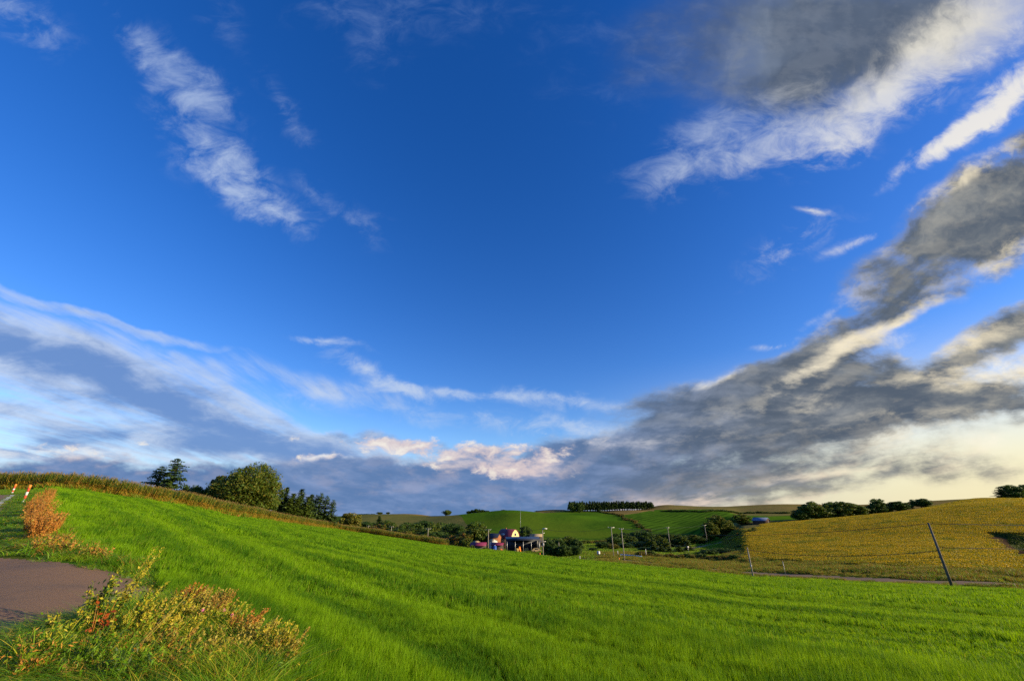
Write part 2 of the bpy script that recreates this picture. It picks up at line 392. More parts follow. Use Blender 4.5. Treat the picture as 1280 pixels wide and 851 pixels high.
# ------------------------------------------------------------------ region outlines (world XY)
# edge between the near field and the ground beyond it
us = np.array([c[0] for c in COLS], float); CREST = [at(c[0], c[1][1], c[1][0]) for c in COLS]
CREST = [(CREST[0][0] - 60, CREST[0][1] - 52)] + CREST + [(CREST[-1][0] + 30, CREST[-1][1] - 24)]
CREST = np.array(CREST)
FIELD_L = poly_uv([(62, 617), (57, 628), (70, 650), (86, 675), (120, 692), (150, 704), (190, 722), (205, 738), (232, 762), (285, 800), (345, 848)])
FIELD = np.array([tuple(CREST[2])] + [tuple(p) for p in FIELD_L] + [(-1.9, 3.2), (0, 1.2), (4, -8), (60, -40), (90, 30)] + [tuple(p) for p in CREST[::-1][:-2]])
# main road on the left (far edge line), straight
RA = np.array(G(22.5, 618)); RB = np.array(G(0, 639))
rd = (RA - RB) / np.linalg.norm(RA - RB); rn = np.array([-rd[1], rd[0]])
if rn[0] > 0: rn = -rn
ROADL = np.array([RA + rd * 1, RB - rd * 60, RB - rd * 60 + rn * 6.0, RA + rd * 1 + rn * 6.0])
PAD = poly_uv([(-60, 697), (0, 697), (50, 700), (100, 706), (140, 713.5), (172, 725), (196, 741), (192, 752), (160, 760), (118, 768), (80, 775), (40, 783), (0, 792), (-80, 804)])
PAD = np.vstack([PAD, [(-16, 5), (-24, 8)]])
# valley road behind the field
VR = np.array([G(1400, 738.0, 40), G(1280, 731.5, 40), G(1150, 727.2, 40), G(1060, 723, 40), G(940, 716.0, 60), G(880, 710.5, 70), G(820, 704.5, 80), at(760, 124, 700), at(700, 136, 696), at(640, 150, 690)])
VR2 = np.array([G(855, 687.5, 100), G(870, 684, 100), G(886, 680.5, 100), G(901, 677.5, 120), G(912, 673, 120)])
SOY = np.array([G(929, 698, 100), G(935, 688, 110), G(929, 680, 120), G(919, 674.5, 120), G(932, 667, 150), G(946, 660.5, 180), at(960, 238, 656), at(1000, 236, 653), at(1080, 226, 646), at(1160, 222, 637), at(1220, 219, 631), at(1290, 217, 625), at(1420, 220, 620),
                at(1420, 60, 722), G(1280, 716, 60), G(1200, 713, 60), G(1100, 707, 60), G(1000, 701, 60)])
DITCH = np.array([G(1232, 667, 60), G(1262, 686, 60), G(1300, 690, 60), G(1340, 688, 60), G(1340, 664, 60), G(1290, 666, 60)])
TRACK = np.array([G(1226, 666, 60), G(1250, 688, 60), G(1278, 696, 60), G(1310, 694, 60), G(1276, 684, 60), G(1256, 668, 60)])
ins = inside(DITCH, XG, YG); dd_ = dist_line(np.vstack([DITCH, DITCH[:1]]), XG, YG)
ZG -= np.where(ins, np.clip(dd_ / 4.0, 0, 1) * 2.4, 0)
CORN = np.array([tuple(p) for p in CREST[0:8]] + [tuple(p) for p in CREST[8:13]] + [at(553, 150), at(560, 175), at(520, 215), at(470, 260), at(420, 300), at(370, 240), at(300, 160), at(200, 130), at(100, 125), at(0, 125), at(-120, 120)])

def make_mesh(name, V, F, mats=None, midx=None, smooth=False):
    me = bpy.data.meshes.new(name)
    V = np.asarray(V, np.float32); F = np.asarray(F, np.int32)
    me.vertices.add(len(V)); me.vertices.foreach_set('co', V.ravel())
    k = F.shape[1]
    me.loops.add(F.size); me.loops.foreach_set('vertex_index', F.ravel())
    me.polygons.add(len(F)); me.polygons.foreach_set('loop_start', np.arange(0, F.size, k, dtype=np.int32))
    if mats:
        for m in (mats if isinstance(mats, (list, tuple)) else [mats]): me.materials.append(m)
    if midx is not None: me.polygons.foreach_set('material_index', np.asarray(midx, np.int32))
    if smooth: me.polygons.foreach_set('use_smooth', np.ones(len(F), bool))
    me.update(calc_edges=True); me.validate()
    return me
def link(name, me, parent=None, loc=None, kind=None):
    o = bpy.data.objects.new(name, me); COL.objects.link(o)
    if parent is not None: o.parent = parent
    if loc is not None: o.location = loc
    if kind: o['kind'] = kind
    return o
def tag(o, label=None, cat=None, group=None, kind=None):
    if label: o['label'] = label
    if cat: o['category'] = cat
    if group: o['group'] = group
    if kind: o['kind'] = kind
    return o

# ------------------------------------------------------------------ materials
def new_mat(name):
    m = bpy.data.materials.new(name); m.use_nodes = True
    T = NT(m.node_tree); b = T.n.get('Principled BSDF'); b.inputs['Roughness'].default_value = 0.8
    b.inputs['Specular IOR Level'].default_value = 0.25
    return m, T, b
def ground_mat(name, cols, scale=1.0, bump=0.3, stripe=None, rough=0.95, spot=None):
    """cols: list of colours blended by world-space noise; stripe=(angle, spacing, strength, colour)"""
    m, T, b = new_mat(name)
    P = T.new('ShaderNodeNewGeometry').outputs['Position']
    n = T.noise(P, scale, 6, 0.6); n2 = T.noise(P, scale * 0.13, 4, 0.55)
    c = T.mix(T.smooth(n, 0.35, 0.65), cols[0], cols[1])
    if len(cols) > 2: c = T.mix(T.smooth(n2, 0.4, 0.65), c, cols[2])
    if stripe:
        a, sp, st, sc = stripe
        pr = T.mapping(P, rot=(0, 0, a))
        s = T.new('ShaderNodeSeparateXYZ'); T.l.new(pr, s.inputs[0])
        w = T.math('SINE', T.math('ADD', T.math('MULTIPLY', s.outputs[0], 2 * pi / sp), T.math('MULTIPLY', T.noise(P, 0.02, 2), 3)))
        c = T.mix(T.math('MULTIPLY', T.smooth(w, -0.1, 0.9), st), c, sc)
    T.link(c, b.inputs['Base Color']); b.inputs['Roughness'].default_value = rough; b.inputs['Specular IOR Level'].default_value = 0.0
    bp = T.new('ShaderNodeBump'); bp.inputs['Strength'].default_value = bump; bp.inputs['Distance'].default_value = 0.3 / scale
    T.link(T.noise(P, scale * 3, 5, 0.7), bp.inputs['Height']); T.l.new(bp.outputs[0], b.inputs['Normal'])
    return m
def leaf_mat(name, cols, trans=0.35, scale=0.6, rnd=0.0, rough=0.55, tcol=None):
    m, T, b = new_mat(name)
    P = T.new('ShaderNodeNewGeometry').outputs['Position']
    n = T.noise(P, scale, 4, 0.6)
    oi = T.new('ShaderNodeObjectInfo').outputs['Random']
    f = T.math('ADD', T.smooth(n, 0.3, 0.7), T.math('MULTIPLY', T.math('SUBTRACT', oi, 0.5), rnd), clamp=True)
    r = T.new('ShaderNodeValToRGB'); T.l.new(f, r.inputs[0])
    e = r.color_ramp.elements
    e[0].color = cols[0]; e[1].color = cols[-1]
    for i, c in enumerate(cols[1:-1]):
        x = e.new((i + 1) / (len(cols) - 1)); x.color = c
    T.l.new(r.outputs[0], b.inputs['Base Color']); b.inputs['Roughness'].default_value = rough
    if trans:
        tr = T.new('ShaderNodeBsdfTranslucent'); mx = T.new('ShaderNodeMixShader')
        tc = T.new('ShaderNodeVectorMath', operation='MULTIPLY'); T.l.new(r.outputs[0], tc.inputs[0]); tc.inputs[1].default_value = tcol or (1.5, 1.35, 0.7)
        T.l.new(tc.outputs[0], tr.inputs[0])
        mx.inputs[0].default_value = trans
        T.l.new(b.outputs[0], mx.inputs[1]); T.l.new(tr.outputs[0], mx.inputs[2])
        T.l.new(mx.outputs[0], T.n['Material Output'].inputs[0])
    return m
def flat_mat(name, c, rough=0.6, metal=0.0, var=0.15, scale=3.0):
    m, T, b = new_mat(name)
    P = T.new('ShaderNodeTexCoord').outputs['Object']
    c2 = tuple(x * (1 - var * 2) for x in c[:3]) + (1,)
    T.link(T.mix(T.smooth(T.noise(P, scale, 6, 0.65), 0.35, 0.7), c[:3] + (1,), c2), b.inputs['Base Color'])
    b.inputs['Roughness'].default_value = rough; b.inputs['Metallic'].default_value = metal
    return m
def rgb(r, g, b): return (r, g, b, 1.0)

M = {}
M['field_soil'] = ground_mat('field_ground', [rgb(.03, .085, .004), rgb(.045, .12, .006), rgb(.04, .10, .006)], 2.0)
M['verge'] = ground_mat('verge_ground', [rgb(.03, .085, .008), rgb(.06, .11, .012), rgb(.09, .075, .02)], 2.5)
M['corn_soil'] = ground_mat('corn_ground', [rgb(.07, .05, .02), rgb(.05, .06, .015)], 1.5)
M['soy_soil'] = ground_mat('soy_ground', [rgb(.12, .10, .012), rgb(.22, .15, .015), rgb(.08, .09, .012)], 1.2)
M['meadow'] = ground_mat('meadow_ground', [rgb(.06, .09, .012), rgb(.13, .10, .02), rgb(.04, .08, .01)], 0.5)
M['ditch'] = ground_mat('ditch_ground', [rgb(.03, .05, .010), rgb(.06, .055, .02)], 0.6)
M['track'] = ground_mat('track_soil', [rgb(.055, .035, .022), rgb(.04, .028, .02)], 0.8)
M['valley'] = ground_mat('valley_ground', [rgb(.03, .08, .008), rgb(.05, .10, .012), rgb(.07, .08, .02)], 0.3)
M['hillA'] = ground_mat('green_hill_field', [rgb(.045, .11, .010), rgb(.065, .14, .010), rgb(.085, .125, .012)], 0.03, 0.1, (R(-62), 7.0, 0.45, rgb(.05, .13, .006)))
M['hillB'] = ground_mat('ridged_hill_field', [rgb(.045, .105, .010), rgb(.062, .135, .011)], 0.06, 0.1, (R(38), 8.0, 0.85, rgb(.024, .058, .006)))
M['tan'] = ground_mat('tan_stubble', [rgb(.19, .14, .05), rgb(.22, .15, .05), rgb(.13, .13, .04)], 0.03, 0.1, (R(70), 14, 0.3, rgb(.12, .10, .03)))
M['far'] = ground_mat('far_land', [rgb(.06, .09, .03), rgb(.11, .11, .04), rgb(.05, .08, .03)], 0.01, 0.1)
M['olive'] = ground_mat('olive_field', [rgb(.11, .12, .035), rgb(.14, .13, .04)], 0.03, 0.1, (R(20), 9, 0.3, rgb(.08, .09, .02)))
M['green3'] = ground_mat('green_pasture', [rgb(.085, .17, .010), rgb(.06, .13, .010)], 0.03, 0.1)

def asphalt(name, base, warm):
    m, T, b = new_mat(name)
    P = T.new('ShaderNodeNewGeometry').outputs['Position']
    g = T.noise(P, 75, 5, 0.85); st = T.noise(P, 0.7, 5, 0.6); 
    c = T.mix(T.smooth(g, 0.3, 0.75), rgb(base * 1.2, base * .74, base * .40), rgb(base * 2.5 * warm, base * 1.5, base * .80))
    c = T.mix(T.smooth(st, 0.45, 0.75, 0, 0.45), c, rgb(base * .6, base * .55, base * .5))
    v = T.new('ShaderNodeTexVoronoi', feature='DISTANCE_TO_EDGE'); T.link(T.vmath('ADD', P, T.vmath('SCALE', T.noise(P, 1.5, 3, out='Color'), scale=0.6)), v.inputs['Vector']); v.inputs['Scale'].default_value = 0.45
    crack = T.math('MULTIPLY', T.smooth(v.outputs['Distance'], 0.006, 0.0), T.smooth(T.noise(P, 0.5, 2), 0.5, 0.6))
    c = T.mix(T.math('MULTIPLY', crack, 0.7), c, rgb(.012, .011, .01))
    T.link(c, b.inputs['Base Color']); b.inputs['Roughness'].default_value = 0.85
    bp = T.new('ShaderNodeBump'); bp.inputs['Strength'].default_value = 0.5; bp.inputs['Distance'].default_value = 0.01
    T.link(g, bp.inputs['Height']); T.l.new(bp.outputs[0], b.inputs['Normal'])
    return m
M['pad'] = asphalt('lay_by_asphalt', 0.10, 1.0)
M['road'] = asphalt('road_asphalt', 0.10, 0.97)
M['vroad'] = asphalt('valley_road_asphalt', 0.10, 0.95)

# ------------------------------------------------------------------ split the ground sheet into its fields
xc = (XG[:-1, :-1] + XG[1:, 1:]) / 2; yc = (YG[:-1, :-1] + YG[1:, 1:]) / 2; rc_ = np.hypot(xc, yc)
azc = np.arctan2(xc, yc)
REG = np.full(xc.shape, 'far', dtype=object)
def R_at(knot):   # radius of a knot curve at each azimuth cell
    return np.exp(np.interp(azc, AZ, CR[:, knot]))
KC = 8
r_crest, r_A, r_B, r_C, r_D, r_E, r_F = [R_at(KC + i) for i in range(7)]
REG[:] = 'far'
u_of = lambda a: 640 + 498 * np.tan(a) * 1.10        # rough picture column of an azimuth
UC = u_of(np.clip(azc, -1.2, 1.2))
REG[rc_ < r_F * 1.02] = 'tan_hill'
REG[(rc_ < r_E * 1.0) & (UC < 568 + (r_E - rc_) * 0.10)] = 'olive_hill'
REG[(rc_ < r_E * 1.05) & (UC >= 568 + (r_E - rc_) * 0.10)] = 'green_hill'
HEDGE = np.array([G(748, 638.5, 200), G(757, 641.5, 200), G(775, 644, 200), G(788, 651, 200), G(800, 659, 200), G(812, 664, 200)])
HB = np.vstack([[(HEDGE[0][0], HEDGE[0][1])], [G(758, 638.3, 200)], [G(780, 637.5, 200)], [G(800, 637.5, 200)]])
RIDGED = np.array([HEDGE[2], HEDGE[3], HEDGE[4], HEDGE[5], G(840, 672, 200), G(890, 676, 150), at(945, 300), at(1000, 330), at(1000, 440), at(945, 500), at(900, 535), at(850, 555), at(815, 570), G(800, 641, 250)])
REG[inside(RIDGED, xc, yc)] = 'ridged_field'
TANP = np.array([G(752, 638.5, 200), G(775, 643.5, 200), G(800, 640.5, 250), G(818, 638.8, 250), at(822, 720), at(745, 720)])
REG[inside(TANP, xc, yc) & (REG != 'far')] = 'tan_hill'
REG[(rc_ < r_C * 1.0) & (UC < 940)] = 'valley_floor'
REG[(UC >= 915) & (rc_ > r_D * 0.9)] = 'tan_hill'
REG[inside(RIDGED, xc, yc)] = 'ridged_field'
PAST = np.array([at(930, 250), at(1100, 250), at(1080, 430), at(1000, 470), at(960, 500), at(915, 520)])
REG[inside(PAST, xc, yc) & (REG != 'ridged_field')] = 'pasture'
REG[rc_ > r_F * 1.02] = 'far'
REG[(rc_ < r_B * 1.03) & (UC > 745)] = 'meadow_verge'
REG[(UC >= 900) & (rc_ < r_D * 0.9) & (rc_ >= r_B * 1.0)] = 'meadow_verge'
REG[(rc_ <= r_B) & (UC <= 745)] = 'valley_floor'
REG[(UC < 430) & (rc_ > r_crest)] = 'valley_floor'
REG[inside(CORN, xc, yc)] = 'corn_ground'
REG[inside(SOY, xc, yc)] = 'soybean_ground'
REG[inside(DITCH, xc, yc)] = 'ditch'
REG[inside(TRACK, xc, yc)] = 'dirt_track'
REG[(dist_line(VR, xc, yc) < 2.3)] = 'valley_road'
REG[(dist_line(VR2, xc, yc) < 2.8)] = 'valley_road'
REG[(rc_ < r_crest * 0.9) & (azc < 0.1)] = 'roadside_verge'
REG[(azc < AZ[40]) ] = 'roadside_verge'
REG[inside(FIELD, xc, yc)] = 'green_field'
REG[inside(ROADL, xc, yc)] = 'left_road'
REG[inside(PAD, xc, yc)] = 'lay_by'
REG[(rc_ > 400) & (azc < AZ[40])] = 'far'
REGMAT = dict(far='far', tan_hill='tan', olive_hill='olive', green_hill='hillA', ridged_field='hillB', valley_floor='valley', pasture='green3', meadow_verge='meadow',
              corn_ground='corn_soil', soybean_ground='soy_soil', ditch='ditch', dirt_track='track', valley_road='vroad', roadside_verge='verge', green_field='field_soil', left_road='road', lay_by='pad')
REGNAME = dict(far='far_hills', left_road='road', lay_by='lay_by_pavement')
nb = len(LR)
IDX = np.arange(len(AZ) * nb).reshape(len(AZ), nb)
VALL = np.stack([XG, YG, ZG], -1).reshape(-1, 3)
F_ALL = np.stack([IDX[:-1, :-1], IDX[:-1, 1:], IDX[1:, 1:], IDX[1:, :-1]], -1).reshape(-1, 4)[:, ::-1]
REGF = REG.reshape(-1)
for rname, mk in REGMAT.items():
    F = F_ALL[REGF == rname]
    if len(F) == 0: print('empty region', rname); continue
    uq, invx = np.unique(F, return_inverse=True)
    me = make_mesh(rname, VALL[uq], invx.reshape(F.shape), M[mk], smooth=True)
    link(REGNAME.get(rname, rname), me, kind='structure')
GRIDLOOK = REG
def region_at(x, y):
    a = np.clip(np.searchsorted(AZ, np.arctan2(x, y)) - 1, 0, REG.shape[0] - 1)
    b = np.clip(((np.log(np.maximum(np.hypot(x, y), 0.61)) - LR[0]) / (LR[1] - LR[0])).astype(int), 0, REG.shape[1] - 1)
    return REG[a, b]
# ------------------------------------------------------------------ scattering of uncountable growth
def grad(x, y, e=0.6):
    return (H(x + e, y) - H(x - e, y)) / (2 * e), (H(x, y + e) - H(x, y - e)) / (2 * e)
SCATTER_NG = {}
def scatter(name, protos, XY, scale, label, cat, zoff=0.0, lean=0.0, seed=1, eps=0.6):
    r = np.random.default_rng(seed)
    X, Y = XY[:, 0], XY[:, 1]; Z = H(X, Y) + zoff; n = len(X)
    ge = grad(X, Y, eps); nl = np.sqrt(1 + ge[0] ** 2 + ge[1] ** 2); nx, ny, nz = -ge[0] / nl, -ge[1] / nl, 1 / nl
    ph = r.random(n) * 2 * pi
    if lean: ph = r.normal(0, 0.5, n) + lean
    lx = nx * np.cos(ph) + ny * np.sin(ph); ly = -nx * np.sin(ph) + ny * np.cos(ph)
    rot = np.stack([-np.arcsin(np.clip(ly, -1, 1)), np.arctan2(lx, nz), ph], -1).astype(np.float32)
    me = bpy.data.meshes.new(name); me.vertices.add(n)
    me.vertices.foreach_set('co', np.stack([X, Y, Z], -1).astype(np.float32).ravel())
    a = me.attributes.new('rot', 'FLOAT_VECTOR', 'POINT'); a.data.foreach_set('vector', rot.ravel())
    sc = np.asarray(scale, np.float32) * np.ones(n, np.float32) if np.ndim(scale) < 2 else np.asarray(scale, np.float32)
    if sc.ndim == 1: sc = np.stack([sc] * 3, -1)
    a = me.attributes.new('scl', 'FLOAT_VECTOR', 'POINT'); a.data.foreach_set('vector', sc.astype(np.float32).ravel())
    a = me.attributes.new('idx', 'INT', 'POINT'); a.data.foreach_set('value', r.integers(0, len(protos), n).astype(np.int32))
    o = link(name, me)
    pc = bpy.data.collections.new(name + '_sources')
    for p in protos:
        po = bpy.data.objects.new(name + '_source', p); pc.objects.link(po)
    ng = bpy.data.node_groups.new(name, 'GeometryNodeTree')
    ng.interface.new_socket('Geometry', in_out='INPUT', socket_type='NodeSocketGeometry')
    ng.interface.new_socket('Geometry', in_out='OUTPUT', socket_type='NodeSocketGeometry')
    gi = ng.nodes.new('NodeGroupInput'); go = ng.nodes.new('NodeGroupOutput')
    ip = ng.nodes.new('GeometryNodeInstanceOnPoints'); ci = ng.nodes.new('GeometryNodeCollectionInfo')
    ci.inputs['Collection'].default_value = pc; ci.inputs['Separate Children'].default_value = True; ci.inputs['Reset Children'].default_value = True
    def attr(nm, ty):
        k = ng.nodes.new('GeometryNodeInputNamedAttribute'); k.data_type = ty; k.inputs['Name'].default_value = nm
        return [s for s in k.outputs if s.enabled and s.name == 'Attribute'][0]
    e2r = ng.nodes.new('FunctionNodeEulerToRotation')
    L = ng.links.new
    L(gi.outputs[0], ip.inputs['Points']); L(ci.outputs[0], ip.inputs['Instance']); ip.inputs['Pick Instance'].default_value = True
    L(attr('idx', 'INT'), ip.inputs['Instance Index']); L(attr('rot', 'FLOAT_VECTOR'), e2r.inputs[0]); L(e2r.outputs[0], ip.inputs['Rotation'])
    L(attr('scl', 'FLOAT_VECTOR'), ip.inputs['Scale']); L(ip.outputs[0], go.inputs[0])
    md = o.modifiers.new('scatter', 'NODES'); md.node_group = ng
    tag(o, label, cat, kind='stuff')
    return o

def blade_mesh(name, n, size, h, w, mats, bend=0.5, seed=0, hvar=0.35, wprob=None, lev=4, fan=0.0, wind=(0, 0), tuft=0, sig=0.03):
    """n curved tapering blades standing on a square of the given size"""
    r = np.random.default_rng(seed)
    bx = (r.random(n) - 0.5) * size; by = (r.random(n) - 0.5) * size
    if tuft:      # blades stand in little tufts
        m = max(2, n // tuft); cx_ = (r.random(m) - .5) * size; cy_ = (r.random(m) - .5) * size; k = r.integers(0, m, n)
        bx = cx_[k] + r.normal(0, sig, n); by = cy_[k] + r.normal(0, sig, n); hk = 0.8 + 0.4 * r.random(m)[k]
    hh = h * (1 - hvar + 2 * hvar * r.random(n)); ww = w * (0.7 + 0.6 * r.random(n))
    if tuft: hh = hh * hk
    a = r.random(n) * 2 * pi; bd = hh * bend * (0.3 + 0.9 * r.random(n))
    face = r.random(n) * pi
    V = []; ts = np.linspace(0, 1, lev)
    for t in ts:
        cx = bx + (np.cos(a) * bd + wind[0] * hh) * t ** 1.8; cy = by + (np.sin(a) * bd + wind[1] * hh) * t ** 1.8
        cz = hh * t * (1 - 0.25 * bend * t) - 0.02
        hw = ww * 0.5 * (1 - t ** 2 * 0.9) * (0.7 + 0.6 * min(t * 2, 1) * (1 - t * .3))
        V.append(np.stack([cx - np.cos(face) * hw, cy - np.sin(face) * hw, cz], -1)); V.append(np.stack([cx + np.cos(face) * hw, cy + np.sin(face) * hw, cz], -1))
    V = np.stack(V, 1).reshape(-1, 3)
    base = (np.arange(n) * 2 * lev)[:, None]
    F = np.concatenate([base + np.array([[2 * k, 2 * k + 1, 2 * k + 3, 2 * k + 2]]) for k in range(lev - 1)], 0)
    mi = None
    if len(mats) > 1:
        m = r.choice(len(mats), n, p=wprob); mi = np.concatenate([m] * (lev - 1))
    return make_mesh(name, V, F, mats, mi)
def leaves_arr(C, size, r, up=0.4, N=None, asp=1.0):
    """a small quad (leaf spray) at every centre"""
    n = len(C)
    nr = r.normal(size=(n, 3)) if N is None else N + r.normal(size=(n, 3)) * 0.5
    nr[:, 2] += up; nr /= np.linalg.norm(nr, axis=1)[:, None]
    t = np.cross(nr, r.normal(size=(n, 3))); t /= np.linalg.norm(t, axis=1)[:, None] + 1e-9
    b = np.cross(nr, t); s = (np.asarray(size) * (0.6 + 0.8 * r.random(n)))[:, None] * 0.5
    k = 0.55
    V = np.stack([C - t * s, C - b * s * k * asp, C + t * s * 1.1, C + b * s * k * asp], 1).reshape(-1, 3)
    F = np.arange(n * 4).reshape(n, 4)
    return V, F
def join(parts):
    V, F, Mi, o = [], [], [], 0
    for v, f, m in parts:
        V.append(v); F.append(f + o); Mi.append(np.full(len(f), m)); o += len(v)
    return np.concatenate(V), np.concatenate(F), np.concatenate(Mi)
def tube(pts, rad, sides=6):
    """tapered tube through points; rad list"""
    P = np.array(pts, float); n = len(P); V = []
    for i in range(n):
        d = P[min(i + 1, n - 1)] - P[max(i - 1, 0)]; d = d / (np.linalg.norm(d) + 1e-9)
        a = np.cross(d, [0.13, 0.9, 0.31] if abs(d[2]) > 0.7 else [0, 0, 1]); a /= np.linalg.norm(a); b = np.cross(d, a)
        for k in range(sides):
            th = 2 * pi * k / sides; V.append(P[i] + (a * math.cos(th) + b * math.sin(th)) * rad[i])
    F = [[i * sides + k, i * sides + (k + 1) % sides, (i + 1) * sides + (k + 1) % sides, (i + 1) * sides + k] for i in range(n - 1) for k in range(sides)]
    V = np.array(V); c = len(V); V = np.vstack([V, P[0], P[-1]])
    F += [[c, (k + 1) % sides, k, k] for k in range(0)]
    for k in range(0, sides, 2):
        F.append([c, (k + 2) % sides, (k + 1) % sides, k]); o = (n - 1) * sides; F.append([c + 1, o + k, o + (k + 1) % sides, o + (k + 2) % sides])
    return V, np.array(F)
def jgrid(x0, x1, y0, y1, sp, seed, jit=0.9):
    r = np.random.default_rng(seed)
    gx, gy = np.meshgrid(np.arange(x0, x1, sp), np.arange(y0, y1, sp)); P = np.stack([gx.ravel(), gy.ravel()], -1)
    return P + (r.random(P.shape) - 0.5) * sp * jit
def ZS(s, k=1.0):
    return np.stack([np.full(len(s), k), np.full(len(s), k), s], -1)
def ring_pts(r0, r1, sp, seed, regs, azmax=56, azmin=None):
    P = jgrid(-r1, r1, -2 if r0 < 8 else 0, r1, sp, seed)
    rr = np.hypot(P[:, 0], P[:, 1]); a = np.degrees(np.arctan2(P[:, 0], P[:, 1]))
    k = (rr > r0) & (rr < r1) & (a < azmax) & (a > (-azmax if azmin is None else azmin)); P = P[k]
    if isinstance(regs, str): regs = [regs]
    return P[np.isin(region_at(P[:, 0], P[:, 1]).astype(str), regs)]

# ------------------------------------------------------------------ plant materials
def crop_mat():
    """wheat-like grass: brighter and duller streaks follow the drill rows"""
    m, T, b = new_mat('young_cereal_blades')
    P = T.new('ShaderNodeNewGeometry').outputs['Position']; b.inputs['Specular IOR Level'].default_value = 0.12
    along = T.mapping(P, rot=(0, 0, math.atan2(EY, EX) * -1), scale=(1, 1, 1))
    n1 = T.noise(T.vmath('MULTIPLY', along, (0.035, 0.55, 0.0)), 1.0, 4, 0.6)
    n2 = T.noise(P, 0.9, 3, 0.6); oi = T.new('ShaderNodeNewGeometry').outputs['Random Per Island']
    f = T.math('ADD', T.math('MULTIPLY', n1, 0.6), T.math('MULTIPLY', n2, 0.4))
    c = T.mix(T.smooth(f, 0.40, 0.58), rgb(.045, .145, .004), rgb(.165, .320, .004))
    c = T.mix(T.smooth(oi, 0.5, 1.0, 0, 0.5), c, rgb(.24, .38, .010))
    c = T.mix(T.smooth(oi, 0.965, 0.97, 0, 0.6), c, rgb(.30, .30, .06))
    T.link(c, b.inputs['Base Color']); b.inputs['Roughness'].default_value = 0.6
    tr = T.new('ShaderNodeBsdfTranslucent'); mx = T.new('ShaderNodeMixShader'); mx.inputs[0].default_value = 0.42
    T.l.new(T.vmath('MULTIPLY', c, (1.6, 1.35, 0.6)), tr.inputs[0]); T.l.new(b.outputs[0], mx.inputs[1]); T.l.new(tr.outputs[0], mx.inputs[2])
    T.l.new(mx.outputs[0], T.n['Material Output'].inputs[0])
    return m
M['crop'] = crop_mat()
M['verge_blade'] = leaf_mat('verge_grass_blades', [rgb(.06, .16, .005), rgb(.12, .27, .007), rgb(.20, .32, .010)], 0.4, 1.2, 0.6, 0.5)
M['dry_blade'] = leaf_mat('dry_grass_blades', [rgb(.30, .20, .03), rgb(.36, .22, .04), rgb(.24, .25, .03)], 0.3, 1.5, 0.6)
M['gold_blade'] = leaf_mat('golden_meadow_blades', [rgb(.10, .12, .015), rgb(.24, .17, .03), rgb(.07, .12, .012)], 0.35, 0.25, 0.5)
M['soy_y'] = leaf_mat('yellow_bean_leaves', [rgb(.20, .21, .009), rgb(.36, .27, .008), rgb(.46, .32, .009), rgb(.27, .24, .010)], 0.35, 0.13, 0.4)
M['soy_g'] = leaf_mat('green_bean_leaves', [rgb(.12, .14, .008), rgb(.19, .19, .01)], 0.3, 0.4, 0.5)
M['corn_g'] = leaf_mat('corn_leaves', [rgb(.075, .13, .008), rgb(.12, .18, .010), rgb(.16, .19, .015)], 0.35, 0.3, 0.6)
M['corn_y'] = leaf_mat('dry_corn_leaves', [rgb(.34, .25, .02), rgb(.42, .24, .03), rgb(.20, .20, .015)], 0.3, 0.2, 0.6)
M['corn_t'] = leaf_mat('corn_tassels', [rgb(.20, .14, .05), rgb(.26, .17, .05)], 0.2, 0.5, 0.4)
M['leaf_dark'] = leaf_mat('dark_green_leaves', [rgb(.028, .065, .008), rgb(.055, .10, .010)], 0.25, 0.5, 0.5)
M['leaf_mid'] = leaf_mat('mid_green_leaves', [rgb(.05, .10, .009), rgb(.09, .14, .011)], 0.3, 0.5, 0.5)
M['leaf_olive'] = leaf_mat('olive_green_leaves', [rgb(.075, .10, .009), rgb(.14, .15, .013)], 0.3, 0.5, 0.5)
M['leaf_yellow'] = leaf_mat('yellowing_leaves', [rgb(.11, .12, .012), rgb(.20, .15, .014)], 0.3, 0.6, 0.5)
M['leaf_rust'] = leaf_mat('rusty_leaves', [rgb(.14, .07, .015), rgb(.20, .09, .02)], 0.3, 0.5, 0.5)
M['needle'] = leaf_mat('conifer_needles', [rgb(.022, .05, .010), rgb(.045, .08, .012)], 0.12, 0.5, 0.4)
M['needle_l'] = leaf_mat('light_conifer_needles', [rgb(.05, .085, .010), rgb(.08, .12, .012)], 0.15, 0.5, 0.4)
M['bark'] = flat_mat('bark', rgb(.10, .07, .05), 0.9, 0, 0.3, 6)
M['bark_pale'] = flat_mat('pale_bark', rgb(.30, .26, .20), 0.9, 0, 0.3, 6)
M['rust_stem'] = leaf_mat('withered_weed', [rgb(.34, .13, .022), rgb(.50, .22, .035), rgb(.22, .11, .03)], 0.25, 8, 0.2, tcol=(1.3, 1.1, 0.8))
M['straw'] = leaf_mat('straw_stems', [rgb(.38, .31, .05), rgb(.30, .22, .04)], 0.2, 8, 0.2)
M['weed_leaf'] = leaf_mat('weed_leaves', [rgb(.07, .16, .008), rgb(.14, .25, .010), rgb(.28, .30, .015)], 0.3, 12, 0.3)
M['weed_dark'] = leaf_mat('dark_weed_leaves', [rgb(.025, .06, .012), rgb(.05, .09, .015)], 0.25, 12, 0.3)
M['seed'] = leaf_mat('yellow_green_seed_heads', [rgb(.30, .34, .020), rgb(.50, .36, .03)], 0.3, 10, 0.3)
M['red_leaf'] = leaf_mat('red_leaves', [rgb(.45, .06, .015), rgb(.50, .12, .02)], 0.35, 10, 0.3, tcol=(1.3, 1.0, 0.8))
M['pink'] = flat_mat('pink_petals', rgb(.65, .18, .35), 0.6, 0, 0.1)

